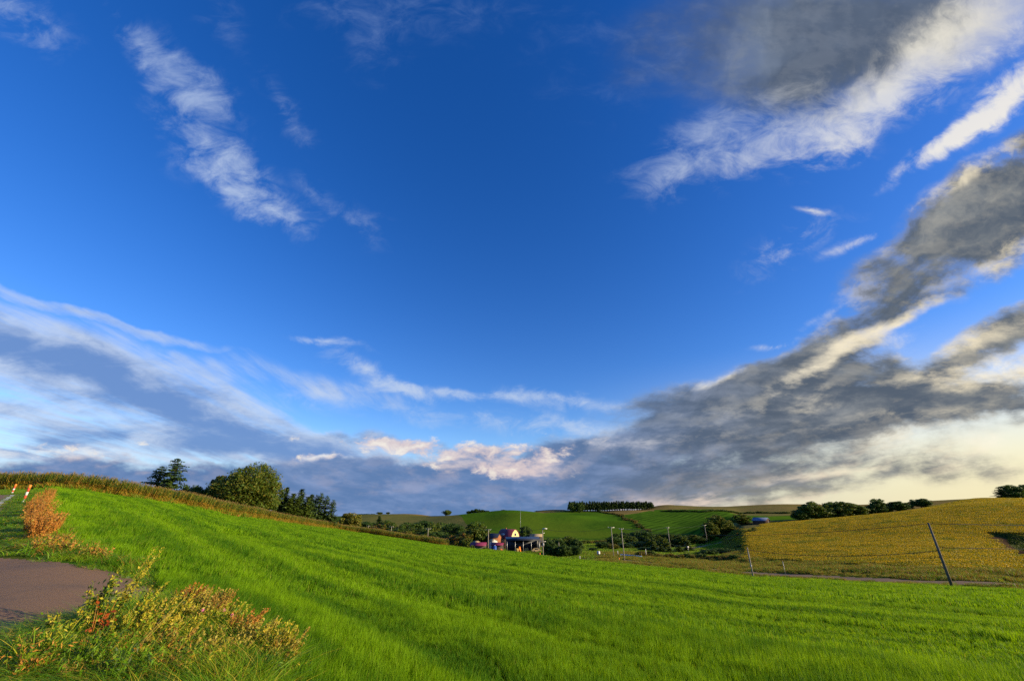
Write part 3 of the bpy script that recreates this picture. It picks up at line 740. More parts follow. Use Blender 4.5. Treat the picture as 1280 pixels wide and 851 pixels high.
# ------------------------------------------------------------------ the near field of young cereal
def rowscale(P, lo=0.55, hi=1.35):
    x, y = P[:, 0], P[:, 1]
    f = fbm((x * EX + y * EY) / 26, (x * EY - y * EX) / 1.5, 9)
    return lo + (hi - lo) * np.clip((f - 0.3) / 0.4, 0, 1)
WIND = (-0.05, 0.03)
def field_lods():
    lods = [(3.0, 12, 0.24, 380, 0.38, 0.19, 0.0062, 0.9), (12, 34, 0.62, 420, 0.95, 0.20, 0.014, 0.9), (34, 90, 1.5, 400, 2.3, 0.24, 0.036, 0.9), (90, 300, 3.7, 360, 5.2, 0.30, 0.085, 0.9)]
    for i, (r0, r1, sp, n, size, h, w, jit) in enumerate(lods):
        pr = [blade_mesh('cereal_patch', n, size, h, w, [M['crop']], 0.32, 100 + i * 10 + k, lev=4 if i < 2 else 3, wind=WIND, tuft=14, sig=(.018, .045, .11, .25)[i]) for k in range(4)]
        P = ring_pts(r0, r1, sp, 20 + i, 'green_field')
        s = rowscale(P); sc = np.stack([np.ones(len(P)), np.ones(len(P)), s], -1)
        scatter('cereal_grass', pr, P, sc, ['fresh green young cereal covering the near slope', 'fresh green young cereal on the middle of the slope', 'green young cereal towards the crest of the slope', 'green young cereal along the far crest'][i], 'crop', seed=40 + i, eps=size * 0.5)
field_lods()

# ------------------------------------------------------------------ verge grass on the left
def verge():
    pr = [blade_mesh('verge_patch', 150, 0.55, 0.24, 0.008, [M['verge_blade'], M['dry_blade']], 0.9, 200 + k, 0.6, [.93, .07], wind=WIND, tuft=12, sig=.03) for k in range(4)]
    P = ring_pts(2.2, 14, 0.28, 31, 'roadside_verge')
    PADC = np.vstack([PAD, PAD[:1]]); near = lambda P: np.clip(dist_line(PADC, P[:, 0], P[:, 1]) / 0.5, .4, 1) * np.clip(dist_line(ROADL, P[:, 0], P[:, 1]) / 3.0, .4, 1)
    scatter('verge_grass', pr, P, ZS(near(P) * (0.6 + 0.7 * fbm(P[:, 0] / 1.5, P[:, 1] / 1.5, 5))), 'short green grass growing round the asphalt lay-by', 'grass', seed=51)
    pr = [blade_mesh('verge_patch_far', 220, 1.3, 0.26, 0.02, [M['verge_blade'], M['dry_blade']], 0.8, 210 + k, 0.6, [.9, .1], tuft=12, sig=.06) for k in range(4)]
    P = ring_pts(14, 110, 0.75, 32, 'roadside_verge')
    scatter('verge_grass', pr, P, ZS(near(P) * np.where(np.arctan2(P[:, 0], P[:, 1]) < R(-45.5), .6, 1) * (0.6 + 0.8 * fbm(P[:, 0] / 3, P[:, 1] / 3, 6))), 'rough green grass between the left road and the cereal field', 'grass', seed=52)
    # long rank grass in the corner in front
    pr = [blade_mesh('long_grass_patch', 190, 0.42, 0.36, 0.007, [M['verge_blade'], M['dry_blade'], M['seed']], 1.0, 220 + k, 0.45, [.80, .05, .15], lev=5, wind=(0.22, 0.12), tuft=16, sig=.028) for k in range(5)]
    poly = poly_uv([(-40, 812), (40, 792), (110, 778), (160, 762), (205, 748), (238, 770), (300, 806), (352, 851)]); poly = np.vstack([poly, [(-1.8, 3.0), (-2.5, 1.5), (-9, 2.5)]])
    P = jgrid(-12, 0, 1, 12, 0.17, 33); P = P[inside(poly, P[:, 0], P[:, 1])]
    scatter('long_grass', pr, P, ZS(near(P) * (0.62 + 0.75 * fbm(P[:, 0] / 0.8, P[:, 1] / 0.8, 7))), 'long tangled grass bending over in the corner by the lay-by', 'grass', seed=53, eps=0.2)
    # strip of bright weeds along the right side of the lay-by
    P = ring_pts(6, 30, 0.4, 34, 'roadside_verge', azmin=-52); P = P[dist_line(FIELD_L, P[:, 0], P[:, 1]) < 1.0]
    pr = [blade_mesh('edge_weed_patch', 90, 0.5, 0.36, 0.010, [M['verge_blade'], M['dry_blade'], M['rust_stem']], 0.9, 230 + k, 0.5, [.66, .22, .12]) for k in range(4)]
    P = P[dist_line(PADC, P[:, 0], P[:, 1]) > .45]; scatter('edge_grass', pr, P, ZS(near(P) * (0.5 + 0.8 * fbm(P[:, 0] / 1.2, P[:, 1] / 1.2, 8))), 'ragged mixed grass along the edge of the cereal field', 'grass', seed=54)
verge()

# ------------------------------------------------------------------ corn
def corn_patch(seed, n=7, L=1.6, Wd=0.9):
    r = np.random.default_rng(seed); parts = []
    for i in range(n):
        bx, by = (r.random() - .5) * L, (r.random() - .5) * Wd; h = 2.25 * (0.9 + 0.2 * r.random())
        v, f = tube([(bx, by, -0.1), (bx + r.normal() * .04, by, h * .6), (bx + r.normal() * .08, by, h)], [0.018, 0.016, 0.010], 4); parts.append((v, f, 1 if r.random() < .5 else 0))
        for k in range(11):
            z0 = h * (0.08 + 0.085 * k); a = r.random() * 2 * pi; ln = 0.75 * (1 - 0.25 * abs(k - 5) / 5); w = 0.085
            d = np.array([math.cos(a), math.sin(a), 0]); s = np.array([-d[1], d[0], 0])
            P = [np.array([bx, by, z0]) + d * ln * t + np.array([0, 0, 0.45 * ln * math.sin(t * 2.2) - 0.35 * ln * t * t]) for t in (0, .4, .75, 1.0)]
            ws = [w * .5, w, w * .8, w * .12]; V = []
            for p, wi in zip(P, ws): V += [p - s * wi / 2, p + s * wi / 2 + np.array([0, 0, .02])]
            F = np.array([[0, 1, 3, 2], [2, 3, 5, 4], [4, 5, 7, 6]])
            m = 1 if (z0 / h < 0.5 and r.random() < .85) or r.random() < .10 else 0
            parts.append((np.array(V), F, m))
        for k in range(3):
            a = r.random() * 2 * pi; d = np.array([math.cos(a), math.sin(a), 0]) * .10; s = np.array([-d[1], d[0], 0]) / .13 * .018
            p0 = np.array([bx, by, h - .02]); p1 = p0 + d * (k > 0) + [0, 0, .26]
            parts.append((np.array([p0 - s, p0 + s, p1 + s, p1 - s]), np.array([[0, 1, 2, 3]]), 2))
    V, F, mi = join(parts)
    return make_mesh('corn_patch', V, F, [M['corn_g'], M['corn_y'], M['corn_t']], mi)
def corn():
    pr = [corn_patch(300 + k) for k in range(5)]
    P = jgrid(-180, 20, 0, 300, 1.25, 61, 0.7); P = P[inside(CORN, P[:, 0], P[:, 1])]
    d = dist_line(CREST, P[:, 0], P[:, 1]); rr = np.hypot(P[:, 0], P[:, 1]); a = np.degrees(np.arctan2(P[:, 0], P[:, 1]))
    k = (a > -62) & (rr < 330) & ((d < 16) | (np.random.default_rng(1).random(len(P)) < 0.35)); P = P[k]
    scatter('corn_crop', pr, P, 0.92 + 0.2 * fbm(P[:, 0] / 6, P[:, 1] / 6, 12), 'tall ripening corn with tan tassels standing behind the green field', 'corn', seed=62)
    # low weeds at the foot of the corn
    e = []
    for (x1, y1), (x2, y2) in zip(CREST[0:10], CREST[1:11]):
        n = int(math.hypot(x2 - x1, y2 - y1) / 0.5) + 1
        for t in np.linspace(0, 1, n): e.append((x1 + (x2 - x1) * t, y1 + (y2 - y1) * t))
    e = np.array(e); e += rng.normal(0, 0.35, e.shape)
    pr = [blade_mesh('foot_weed', 60, 1.2, 0.75, 0.07, [M['corn_y'], M['verge_blade'], M['corn_g'], M['rust_stem']], 0.7, 310 + k, 0.5, [.36, .27, .25, .12]) for k in range(4)]
    scatter('corn_edge_weeds', pr, e, 0.5 + fbm(e[:, 0] / 4, e[:, 1] / 4, 13), 'yellowing weeds along the foot of the corn', 'weeds', seed=63)
corn()

# ------------------------------------------------------------------ soybean slope, ditch, verge meadow
def soy():
    def patch(seed, n=1050, size=3.4):
        r = np.random.default_rng(seed)
        x = (r.random(n) - .5) * size; y = np.round((r.random(n) - .5) * size / 0.6) * 0.6 + r.normal(0, .12, n); z = 0.18 + 0.42 * r.random(n) ** 0.7
        V, F = leaves_arr(np.stack([x, y, z], -1), 0.19, r, 0.5)
        mi = (r.random(n) > np.clip((z - .12) / .5, 0.08, .70)).astype(int)
        return make_mesh('bean_patch', V, F, [M['soy_y'], M['soy_g']], mi)
    pr = [patch(400 + k) for k in range(5)]
    P = jgrid(20, 420, 20, 330, 2.5, 71, 0.6); k = (np.isin(region_at(P[:, 0], P[:, 1]).astype(str), ['soybean_ground'])) & (np.degrees(np.arctan2(P[:, 0], P[:, 1])) < 57); P = P[k]
    s = 0.75 + 0.5 * fbm(P[:, 0] / 9, P[:, 1] / 9, 14)
    scatter('soybean_crop', pr, P, np.stack([np.ones(len(P)) * 1.05] * 2 + [s], -1), 'yellowing bean crop covering the slope on the right', 'crop', seed=72, lean=R(35), eps=1.5)
    pr = [blade_mesh('ditch_patch', 150, 2.4, 0.22, 0.07, [M['leaf_dark'], M['leaf_olive']], 0.6, 410 + k, 0.5, [.7, .3]) for k in range(3)]
    P = jgrid(20, 260, 20, 200, 1.5, 73); P = P[np.isin(region_at(P[:, 0], P[:, 1]).astype(str), ['ditch'])]
    if len(P): scatter('ditch_grass', pr, P, 1.0, 'short dark green grass in the hollow within the yellow slope', 'grass', seed=74)
    # meadow verges by the valley road
    pr = [blade_mesh('meadow_patch', 230, 2.4, 0.62, 0.055, [M['gold_blade'], M['verge_blade'], M['rust_stem']], 0.6, 420 + k, 0.6, [.62, .28, .10], lev=3) for k in range(5)]
    P = jgrid(-10, 190, 30, 330, 1.3, 75); P = P[np.isin(region_at(P[:, 0], P[:, 1]).astype(str), ['meadow_verge'])]
    P = P[dist_line(VR, P[:, 0], P[:, 1]) > 2.6]
    f = fbm(P[:, 0] / 5, P[:, 1] / 5, 15); d = dist_line(VR, P[:, 0], P[:, 1])
    crestd = dist_line(CREST, P[:, 0], P[:, 1]); sc = (0.35 + 1.3 * np.clip(f - .25, 0, 1)) * np.where(crestd < 5.5, .55, 1.15) * np.where(d < 4, .6, 1)
    scatter('meadow_grass', pr, P, sc, 'rough golden and green grass beside the valley road', 'grass', seed=76)
    pr = [blade_mesh('valley_patch', 160, 4.5, 0.5, 0.14, [M['verge_blade'], M['gold_blade']], 0.6, 430 + k, 0.5, [.72, .28], lev=3) for k in range(4)]
    P = jgrid(-160, 140, 90, 330, 3.0, 77); P = P[np.isin(region_at(P[:, 0], P[:, 1]).astype(str), ['valley_floor'])]
    rr = np.hypot(P[:, 0], P[:, 1]); P = P[(rr < 300)]
    scatter('valley_grass', pr, P, 0.9, 'rough green grass on the valley floor', 'grass', seed=78, eps=2)
soy()

# ------------------------------------------------------------------ trees
def crown_broad(seed, Hh=10.0, W=7.0, z0=0.22, nclump=95, leaves=70, leaf=0.55, mats=None, probs=None, rag=0.25, flat=1.0):
    r = np.random.default_rng(seed); parts = []; Vs = []; Ns = []
    zc = Hh * (z0 + 1) / 2; rz = Hh * (1 - z0) / 2 * 0.93; C = []
    while len(C) < nclump:
        p = r.normal(size=3); p /= np.linalg.norm(p); q = r.random() ** 0.42
        bump = 1 + rag * (fbm(np.array([p[0] * 1.7 + p[2] + 7.0]), np.array([p[1] * 1.7 - p[2] + 3.0]), seed)[0] - .5) * 2.4
        w = W / 2 * (1.0 if p[2] > 0 else (1 + p[2] * 0.25)) * bump
        C.append(np.array([p[0] * w * q, p[1] * w * q, zc + p[2] * rz * q * min(bump, 1.06) * flat]))
    for c in C:
        cr = (0.55 + 0.6 * r.random()) * W / 7.5; n = int(leaves * (0.6 + .8 * r.random()))
        d = r.normal(size=(n, 3)); d /= np.linalg.norm(d, axis=1)[:, None]; d[:, 2] *= 0.75
        Vs.append(c + d * cr * (0.6 + 0.45 * r.random(n))[:, None]); Ns.append(d)
    P = np.concatenate(Vs); Nn = np.concatenate(Ns)
    V, F = leaves_arr(P, leaf, r, 0.25, Nn)
    mi = None
    if len(mats) > 1: mi = r.choice(len(mats), len(F), p=probs)
    # whole clumps change colour together
        
    return make_mesh('crown_leaves', V, F, mats, mi), C
def trunk_broad(seed, C, Hh=10.0, mat=None, rad=0.26):
    r = np.random.default_rng(seed); parts = []
    top = Hh * 0.62
    v, f = tube([(0, 0, -0.4), (0.05, 0, Hh * .18), (r.normal() * .15, r.normal() * .15, Hh * .4), (r.normal() * .3, r.normal() * .3, top)], [rad * 1.25, rad, rad * .7, rad * .25], 7); parts.append((v, f, 0))
    for k in r.choice(len(C), min(12, len(C)), replace=False):
        c = C[k]; z = min(max(c[2] * 0.45, Hh * .15), top * .9)
        v, f = tube([(0, 0, z), (c[0] * .5, c[1] * .5, (z + c[2]) / 2 + .3), tuple(c)], [rad * .4, rad * .22, rad * .07], 5); parts.append((v, f, 0))
    V, F, mi = join(parts); return make_mesh('trunk_wood', V, F, [mat])
def crown_conifer(seed, Hh=10.0, Rr=2.0, z0=0.08, mats=None, whorl=0.33, per=9, gap=0.0, droop=0.35, leaf=0.5, pw=0.9):
    r = np.random.default_rng(seed); P = []; Nn = []; S = []
    z = Hh * z0; B = []
    while z < Hh * 0.985:
        t = (z / Hh - z0) / (1 - z0); rr = Rr * (1 - t) ** pw * (0.8 + 0.35 * r.random()) + 0.08
        for k in range(per):
            if r.random() < gap: continue
            a = r.random() * 2 * pi; ln = rr * (0.65 + 0.5 * r.random()); m = max(2, int(ln / 0.22))
            for j in range(m):
                s = (j + .6) / m * ln; q = np.array([math.cos(a) * s, math.sin(a) * s, z - droop * s * s / max(Rr, .1) + 0.1 * s + r.normal() * .05])
                for _ in range(4):
                    P.append(q + r.normal(size=3) * [0.13, .13, .07]); Nn.append([math.cos(a) * .4, math.sin(a) * .4, .7]); S.append(leaf * (1.05 - .45 * t))
            if gap > .2 or k % 3 == 0: B.append((z, a, ln))
        z += whorl * (0.8 + .4 * r.random())
    V, F = leaves_arr(np.array(P), np.array(S), r, 0.2, np.array(Nn))
    mi = r.choice(len(mats), len(F), p=[.8, .2]) if len(mats) > 1 else None
    parts = [tube([(0, 0, -0.4), (0, 0, Hh * .5), (0, 0, Hh * .97)], [Hh * .022, Hh * .014, .02], 6) + (0,)]
    for z, a, ln in B[:70]:
        parts.append(tube([(0, 0, z), (math.cos(a) * ln * .85, math.sin(a) * ln * .85, z - droop * ln * ln * .7 / Rr)], [.045, .012], 4) + (0,))
    V2, F2, _ = join(parts)
    return make_mesh('conifer_crown', V, F, mats, mi), make_mesh('conifer_trunk', V2, F2, [M['bark']])
def broad_pair(seed, mats, probs=None, **k):
    tr = k.pop('trunk', M['bark'])
    c, C = crown_broad(seed, mats=mats, probs=probs, **k)
    return c, trunk_broad(seed + 1, C, k.get('Hh', 10.0), tr, k.get('Hh', 10) * .024)
PR = {}
PR['round'] = [broad_pair(500 + i, [M['leaf_mid'], M['leaf_olive'], M['leaf_dark']], [.45, .3, .25], Hh=10, W=8.6, z0=-.02, nclump=170, rag=.3) for i in range(3)]
PR['big'] = [broad_pair(510, [M['leaf_olive'], M['leaf_mid'], M['leaf_yellow']], [.5, .36, .14], Hh=10, W=9.5, z0=.03, nclump=340, leaves=75, leaf=.32, rag=.24)]
PR['dark'] = [broad_pair(520 + i, [M['leaf_dark'], M['leaf_mid']], [.75, .25], Hh=10, W=8.5, z0=-.02, nclump=170, rag=.3) for i in range(3)]
PR['yellow'] = [broad_pair(530 + i, [M['leaf_yellow'], M['leaf_olive']], [.55, .45], Hh=10, W=8.0, z0=-.02, nclump=170, rag=.3) for i in range(2)]
PR['rust'] = [broad_pair(540, [M['leaf_rust'], M['leaf_olive'], M['leaf_mid']], [.4, .35, .25], Hh=10, W=9, z0=.04, nclump=100, rag=.3)]
PR['birch'] = [broad_pair(550 + i, [M['leaf_mid'], M['leaf_olive'], M['leaf_yellow']], [.5, .35, .15], Hh=10, W=5.5, z0=.03, nclump=190, leaf=.36, rag=.5, trunk=M['bark_pale']) for i in range(2)]
PR['slim'] = [broad_pair(560 + i, [M['leaf_mid'], M['leaf_olive']], [.6, .4], Hh=10, W=4.6, z0=-.02, nclump=110, leaf=.5, rag=.35) for i in range(2)]
PR['spruce'] = [crown_conifer(570 + i, 10, 2.1, .05, [M['needle'], M['needle_l']]) for i in range(3)]
PR['larch'] = [crown_conifer(580 + i, 10, 1.9, .08, [M['needle_l'], M['needle']], gap=.15, pw=.75) for i in range(3)]
PR['pine'] = [crown_conifer(590 + i, 10, 3.0, .12, [M['needle'], M['needle_l']], whorl=.42, per=9, gap=.2, droop=.12, leaf=.5, pw=.55) for i in range(3)]
PR['plant'] = [crown_conifer(600 + i, 10, 2.3, .25, [M['needle'], M['needle_l']], whorl=.6, per=7, leaf=.9, pw=.6) for i in range(3)]
PR['bush'] = [broad_pair(610 + i, [M['leaf_mid'], M['leaf_olive'], M['leaf_dark']], [.4, .35, .25], Hh=10, W=15, z0=-.25, nclump=80, leaf=1.0, rag=.35, flat=.9) for i in range(3)]
PR['bush_dark'] = [broad_pair(620 + i, [M['leaf_dark'], M['leaf_mid']], [.7, .3], Hh=10, W=15, z0=-.25, nclump=80, leaf=1.0, rag=.35, flat=.9) for i in range(2)]
PR['bush_tan'] = [broad_pair(630 + i, [M['gold_blade'], M['leaf_olive'], M['leaf_rust']], [.6, .25, .15], Hh=10, W=15, z0=-.25, nclump=60, leaf=1.1, rag=.35, flat=.9) for i in range(2)]
WID = dict(round=8.8, big=9.6, dark=8.8, yellow=8.4, rust=9.2, birch=6.0, slim=5.0, spruce=4.2, larch=4.0, pine=5.6, plant=4.4, bush=15, bush_dark=15, bush_tan=15)
CATN = dict(round=('broadleaf_tree', 'tree'), big=('broadleaf_tree', 'tree'), dark=('broadleaf_tree', 'tree'), yellow=('broadleaf_tree', 'tree'), rust=('broadleaf_tree', 'tree'), birch=('birch_tree', 'tree'),
            slim=('young_tree', 'tree'), spruce=('spruce_tree', 'tree'), larch=('larch_tree', 'tree'), pine=('pine_tree', 'tree'), plant=('spruce_tree', 'tree'), bush=('shrub', 'shrub'), bush_dark=('shrub', 'shrub'), bush_tan=('shrub', 'shrub'))
tcount = [0]
def tree(kind, u, vtop, t, wpx, label, group=None, vb=None, xy=None, h=None, w=None):
    i = tcount[0]; tcount[0] += 1
    rr = random.Random(900 + i)
    x, y = xy if xy is not None else at(u, t, vb or min(668, vtop + 14))
    z = H(x, y)
    if h is None:
        _, yd, zd = ray(u, vtop); top = zd / yd * y; h = max(top - z, 0.8)
    if w is None: w = wpx / 498 * t * 1.15
    cm, tm = PR[kind][rr.randrange(len(PR[kind]))]
    nm, cat = CATN[kind]
    e = bpy.data.objects.new(nm, None); COL.objects.link(e); e.empty_display_size = 0.3
    e.location = (x, y, z); e.rotation_euler = (0, 0, rr.random() * 6.28); sxy = w / WID[kind]
    if kind.startswith('bush'): sxy *= rr.uniform(.9, 1.1)
    e.scale = (sxy, sxy, h / 10.0)
    tag(e, label, cat, group)
    link('crown', cm, e); link('trunk', tm, e)
    return e
TREES = [
 ('pine', 200, 582, 118, 36, 'dark conifer with open layered branches left of its taller neighbour, above the corn', 'X'),
 ('pine', 220, 571, 116, 34, 'tallest conifer of the pair standing above the corn on the left', 'X'),
 ('dark', 243, 604, 122, 30, 'low round green tree between the conifer pair and the big round tree', 'X'),
 ('dark', 262, 611, 124, 30, 'low dark bushy tree just left of the yellowish tree', 'X'),
 ('yellow', 277, 593, 124, 28, 'yellowish green tree at the left shoulder of the big round tree', 'X'),
 ('big', 316, 581, 122, 60, 'big round broadleaf tree, largest tree behind the corn', 'X'),
 ('round', 295, 593, 124, 26, 'smaller round tree leaning against the left of the biggest tree', 'X'),
 ('round', 334, 606, 126, 26, 'round tree at the right foot of the biggest tree', 'X'),
]
for k, u, v, t, w, lab, _ in TREES: tree(k, u, v, t, w, lab)
for (k, u, v, t, w) in [('larch', 350, 611, 150, 24), ('spruce', 357, 608, 152, 24), ('larch', 365, 616, 150, 24), ('spruce', 375.5, 610, 156, 26), ('larch', 383, 620, 152, 24), ('larch', 370, 622, 148, 26), ('spruce', 388, 617, 165, 22), ('larch', 360, 622, 146, 26)]:
    tree(k, u, v, t, w, 'conifer in the dense row right of the big round tree', 'conifers in the dense row behind the corn')
for (u, v, w) in [(394, 618, 18), (400, 615.5, 18), (407, 619, 18), (415, 624, 16)]:
    tree('pine', u, v, 172, w, 'dark pine in the open group ending the row of trees behind the corn', 'dark pines ending the row behind the corn')
tree('yellow', 437, 640, 235, 26, 'light olive bushy tree alone just past the end of the dark pines')
tree('rust', 423, 648, 240, 18, 'low rusty shrub between the dark pines and the light olive tree')
tree('dark', 456, 651, 290, 26, 'dark bushy tree right of the light olive tree')
tree('spruce', 473, 644, 320, 16, 'pointed conifer rising behind the reddish tree')
tree('rust', 470, 654, 280, 24, 'reddish tree under the pointed conifer beyond the field crest')
for (k, u, v, t, w) in [('round', 482, 650, 290, 26), ('dark', 497, 659, 260, 24), ('dark', 511, 652, 280, 28), ('round', 520, 657, 250, 30), ('dark', 530, 649.5, 300, 28), ('round', 543, 654, 260, 26), ('dark', 554, 651, 280, 24), ('dark', 565, 653, 240, 26), ('round', 533, 660, 230, 26),
                         ('dark', 548, 663, 215, 26), ('round', 560, 668, 205, 24), ('dark', 490, 664, 240, 22), ('dark', 575, 660, 250, 22), ('round', 505, 664, 235, 22), ('dark', 463, 660, 250, 22), ('round', 447, 657, 240, 22)]:
    tree(k, u, v, t, w, 'broadleaf tree in the wooded valley left of the farm', 'trees of the wooded valley left of the farm')
tree('yellow', 508, 663, 215, 14, 'small yellow-green tree in front of the dark valley trees')
tree('rust', 578, 664, 195, 30, 'rust brown bushy tree beside the magenta roof of the farm')
tree('round', 596, 652, 200, 30, 'tall bright green tree with yellow top left of the farmhouse')
tree('round', 558.5, 637, 585, 10, 'lone round tree on the skyline above the sandy patch')
for (u, v, w) in [(586, 638, 7), (591, 636.8, 7), (596, 635.4, 8), (602, 636.6, 7), (608, 637.6, 7), (613, 638.8, 5)]:
    tree('dark', u, v, 590, w, 'small tree of the skyline clump right of the lone tree', 'trees of the skyline clump')
for u in np.arange(447, 466, 3.5): tree('bush_dark', u, 641.6 + rng.random() * .6, 760, 6, 'bush of the low hedge on the far left skyline', 'bushes of the far left skyline hedge')
tree('round', 473, 639.5, 740, 7, 'small round tree on the far skyline above the valley trees')
tree('dark', 483.5, 639.5, 740, 5, 'smallest of the two round trees on the far skyline at left')
tree('bush', 629, 637.2, 540, 5, 'tiny bush on the crest of the bright green hill')
for u in np.arange(673, 706, 3.3): tree('bush_dark', u, 637.6 + rng.random() * .4, 640, 7, 'bush of the low dark hedge on the skyline left of the plantation', 'bushes of the skyline hedge')
tree('dark', 657, 655.5, 205, 17, 'dark round tree behind the long open shed')
for (k, u, v, t, w) in [('dark', 687, 673, 150, 16), ('dark', 698, 671.5, 155, 20), ('round', 710, 669.5, 158, 20), ('dark', 720, 672, 155, 16), ('dark', 692, 680, 148, 16), ('dark', 704, 680, 146, 18), ('dark', 716, 681, 148, 16)]:
    tree(k, u, v, t, w, 'dense dark tree in the clump right of the lamp pole', 'trees of the clump right of the lamp pole')
tree('dark', 740, 684, 170, 10, 'small dark bush standing alone on the green strip')
for (k, u, v, t, w) in [('dark', 753, 676, 185, 18), ('dark', 768, 669.5, 200, 20), ('dark', 780, 678, 185, 20), ('round', 788, 669.5, 215, 16), ('yellow', 765, 679, 178, 14), ('dark', 796, 676, 190, 22)]:
    tree(k, u, v, t, w, 'bushy tree behind the twin poles in the middle of the valley', 'trees behind the twin poles')
for (k, u, v, t, w) in [('dark', 796, 663, 250, 18), ('dark', 806, 663.5, 240, 20), ('slim', 812, 671, 185, 14), ('slim', 820, 667, 190, 16), ('slim', 828, 671, 178, 14), ('larch', 815, 680, 165, 14), ('larch', 824, 681, 163, 14), ('larch', 838, 668, 200, 12), ('slim', 845, 667, 205, 16), ('slim', 852, 669, 200, 16),
                         ('larch', 858, 676, 175, 14), ('slim', 866, 667, 225, 18), ('slim', 875, 671, 220, 16), ('larch', 846, 681, 165, 16), ('larch', 834, 683, 160, 14), ('slim', 883, 668, 235, 14), ('dark', 806, 683, 168, 18)]:
    tree(k, u, v, t, w, 'young tree in the thicket in the middle of the valley', 'young trees of the valley thicket')
for (k, u, v, t, w) in [('birch', 897, 643, 240, 24), ('birch', 888, 652, 235, 20), ('birch', 908, 649, 238, 20), ('birch', 927.5, 642, 245, 20), ('birch', 936, 653, 242, 14), ('birch', 918, 657, 236, 16)]:
    tree(k, u, v, t, w, 'feathery green tree in the group left of the small barn', 'feathery trees left of the small barn')
for (k, u, v, t, w) in [('bush_dark', 884, 685, 150, 18), ('bush_dark', 896, 684, 152, 20), ('bush_dark', 908, 685, 150, 20), ('bush_dark', 918, 687, 148, 16), ('bush_dark', 872, 689, 150, 14), ('bush_dark', 924, 684, 158, 12)]:
    tree(k, u, v, t, w, 'dark low shrub on the bank beside the yellow slope', 'dark shrubs on the bank')
for (k, u, v, t, w, lab) in [('dark', 1002, 637, 236, 20, 'lowest dark tree at the left end of the row behind the yellow slope'), ('round', 1017, 626.5, 238, 28, 'broad round tree second from the left end of the row behind the yellow slope'), ('round', 1032, 634, 236, 20, 'lower rounded tree right of the broad round tree behind the yellow slope'),
        ('dark', 1040, 625.3, 246, 20, 'dark tree peeping between two round trees behind the yellow slope'), ('round', 1053, 625.5, 238, 26, 'tall rounded tree in the middle of the row behind the yellow slope'), ('round', 1070, 629, 238, 24, 'smaller tree right of the tall rounded one behind the yellow slope')]:
    tree(k, u, v, t, w, lab)
for (k, u, v, t, w) in [('dark', 1087, 631, 240, 18), ('dark', 1098, 622.5, 240, 18), ('dark', 1108, 629, 240, 16), ('dark', 1123, 625.5, 240, 22), ('dark', 1135, 628, 242, 16)]:
    tree(k, u, v, t, w, 'dark tree in the right half of the row behind the yellow slope', 'dark trees in the right half of the row')
tree('dark', 1153, 622.5, 242, 20, 'dark tree standing up at the right end of the row behind the yellow slope')
tree('bush_dark', 1163, 631, 238, 12, 'low shrub at the foot of the row\'s last tree on the right')
for (k, u, v, t, w) in [('pine', 1254, 608, 262, 18), ('dark', 1266, 604.5, 264, 22), ('dark', 1279, 605, 265, 22), ('dark', 1292, 606, 266, 22)]:
    tree(k, u, v, t, w, 'dark tree on top of the yellow slope at the far right', 'dark trees on top of the yellow slope')
for (k, u, v, t, w) in [('dark', 606, 668, 212, 14), ('round', 632, 666, 226, 16), ('dark', 611, 676, 200, 10), ('round', 583, 672, 186, 14), ('dark', 668, 668, 214, 14), ('round', 684, 671, 165, 12)]:
    tree(k, u, v, t, w, 'green tree crowding round the farm buildings', 'trees round the farm buildings')
for (u, v, t, w) in [(607, 683, 158, 9), (612, 684.5, 156, 8), (633, 686, 150, 9), (645, 689, 146, 8), (590, 681, 162, 9), (662, 690, 142, 9)]:
    tree('bush', u, v, t, w, 'low bush at the edge of the cereal field before the farm', 'low bushes before the farm')
# plantation on the hill
rp = random.Random(5)
for row in range(3):
    for u in np.arange(713, 817, 3.1):
        uu = u + rp.uniform(-.8, .8); t = 625 + row * 12
        vt = 626.0 + 0.8 * abs(uu - 765) / 50 + rp.uniform(-.9, 1.3)
        tree('plant', uu, vt, t, rp.uniform(5, 7.5), 'conifer in the dark plantation crowning the far hill', 'conifers of the hilltop plantation', vb=640)
tree('dark', 716, 627, 612, 10, 'round dark tree at the left corner of the hilltop plantation', vb=640)
tree('dark', 725, 627, 612, 10, 'rounded dark tree beside the plantation\'s corner tree', vb=640)
# hedges between the far fields
def hedge(pts, n, hh, ww, kind, label, group):
    pts = [np.array(p) for p in pts]; L = [0]
    for a, b in zip(pts[:-1], pts[1:]): L.append(L[-1] + np.linalg.norm(b - a))
    for s in np.linspace(0, L[-1], n):
        i = min(np.searchsorted(L, s, side='right') - 1, len(pts) - 2); f = (s - L[i]) / (L[i + 1] - L[i]); p = pts[i] + (pts[i + 1] - pts[i]) * f
        tree(kind if rp.random() < .75 else 'bush', 0, 0, 0, 0, label, group, xy=(p[0] + rp.gauss(0, .5), p[1] + rp.gauss(0, .8)), h=hh * rp.uniform(.6, 1.35), w=ww * rp.uniform(.8, 1.3))
hedge(HEDGE, 40, 2.4, 6, 'bush_tan', 'tan bush of the hedge running down between the two green hill fields', 'bushes of the hedge between the hill fields')
hedge([G(830, 638.9, 250), G(880, 639.8, 250), G(930, 641.5, 250), G(985, 641.5, 250)], 36, 2.2, 8, 'bush_dark', 'bush of the hedge along the top of the ridged green field', 'bushes of the hedge above the ridged field')
hedge([G(728, 680, 150), G(745, 679, 150), G(765, 680, 150)], 14, 1.8, 4, 'bush_tan', 'low brown bush along the foot of the green hill', 'low bushes at the foot of the green hill')
hedge([G(770, 672, 200), G(800, 669, 200), G(840, 673, 200), G(880, 675, 200)], 20, 3.0, 7, 'bush_dark', 'dark bush at the lower edge of the ridged field', 'dark bushes at the lower edge of the ridged field')
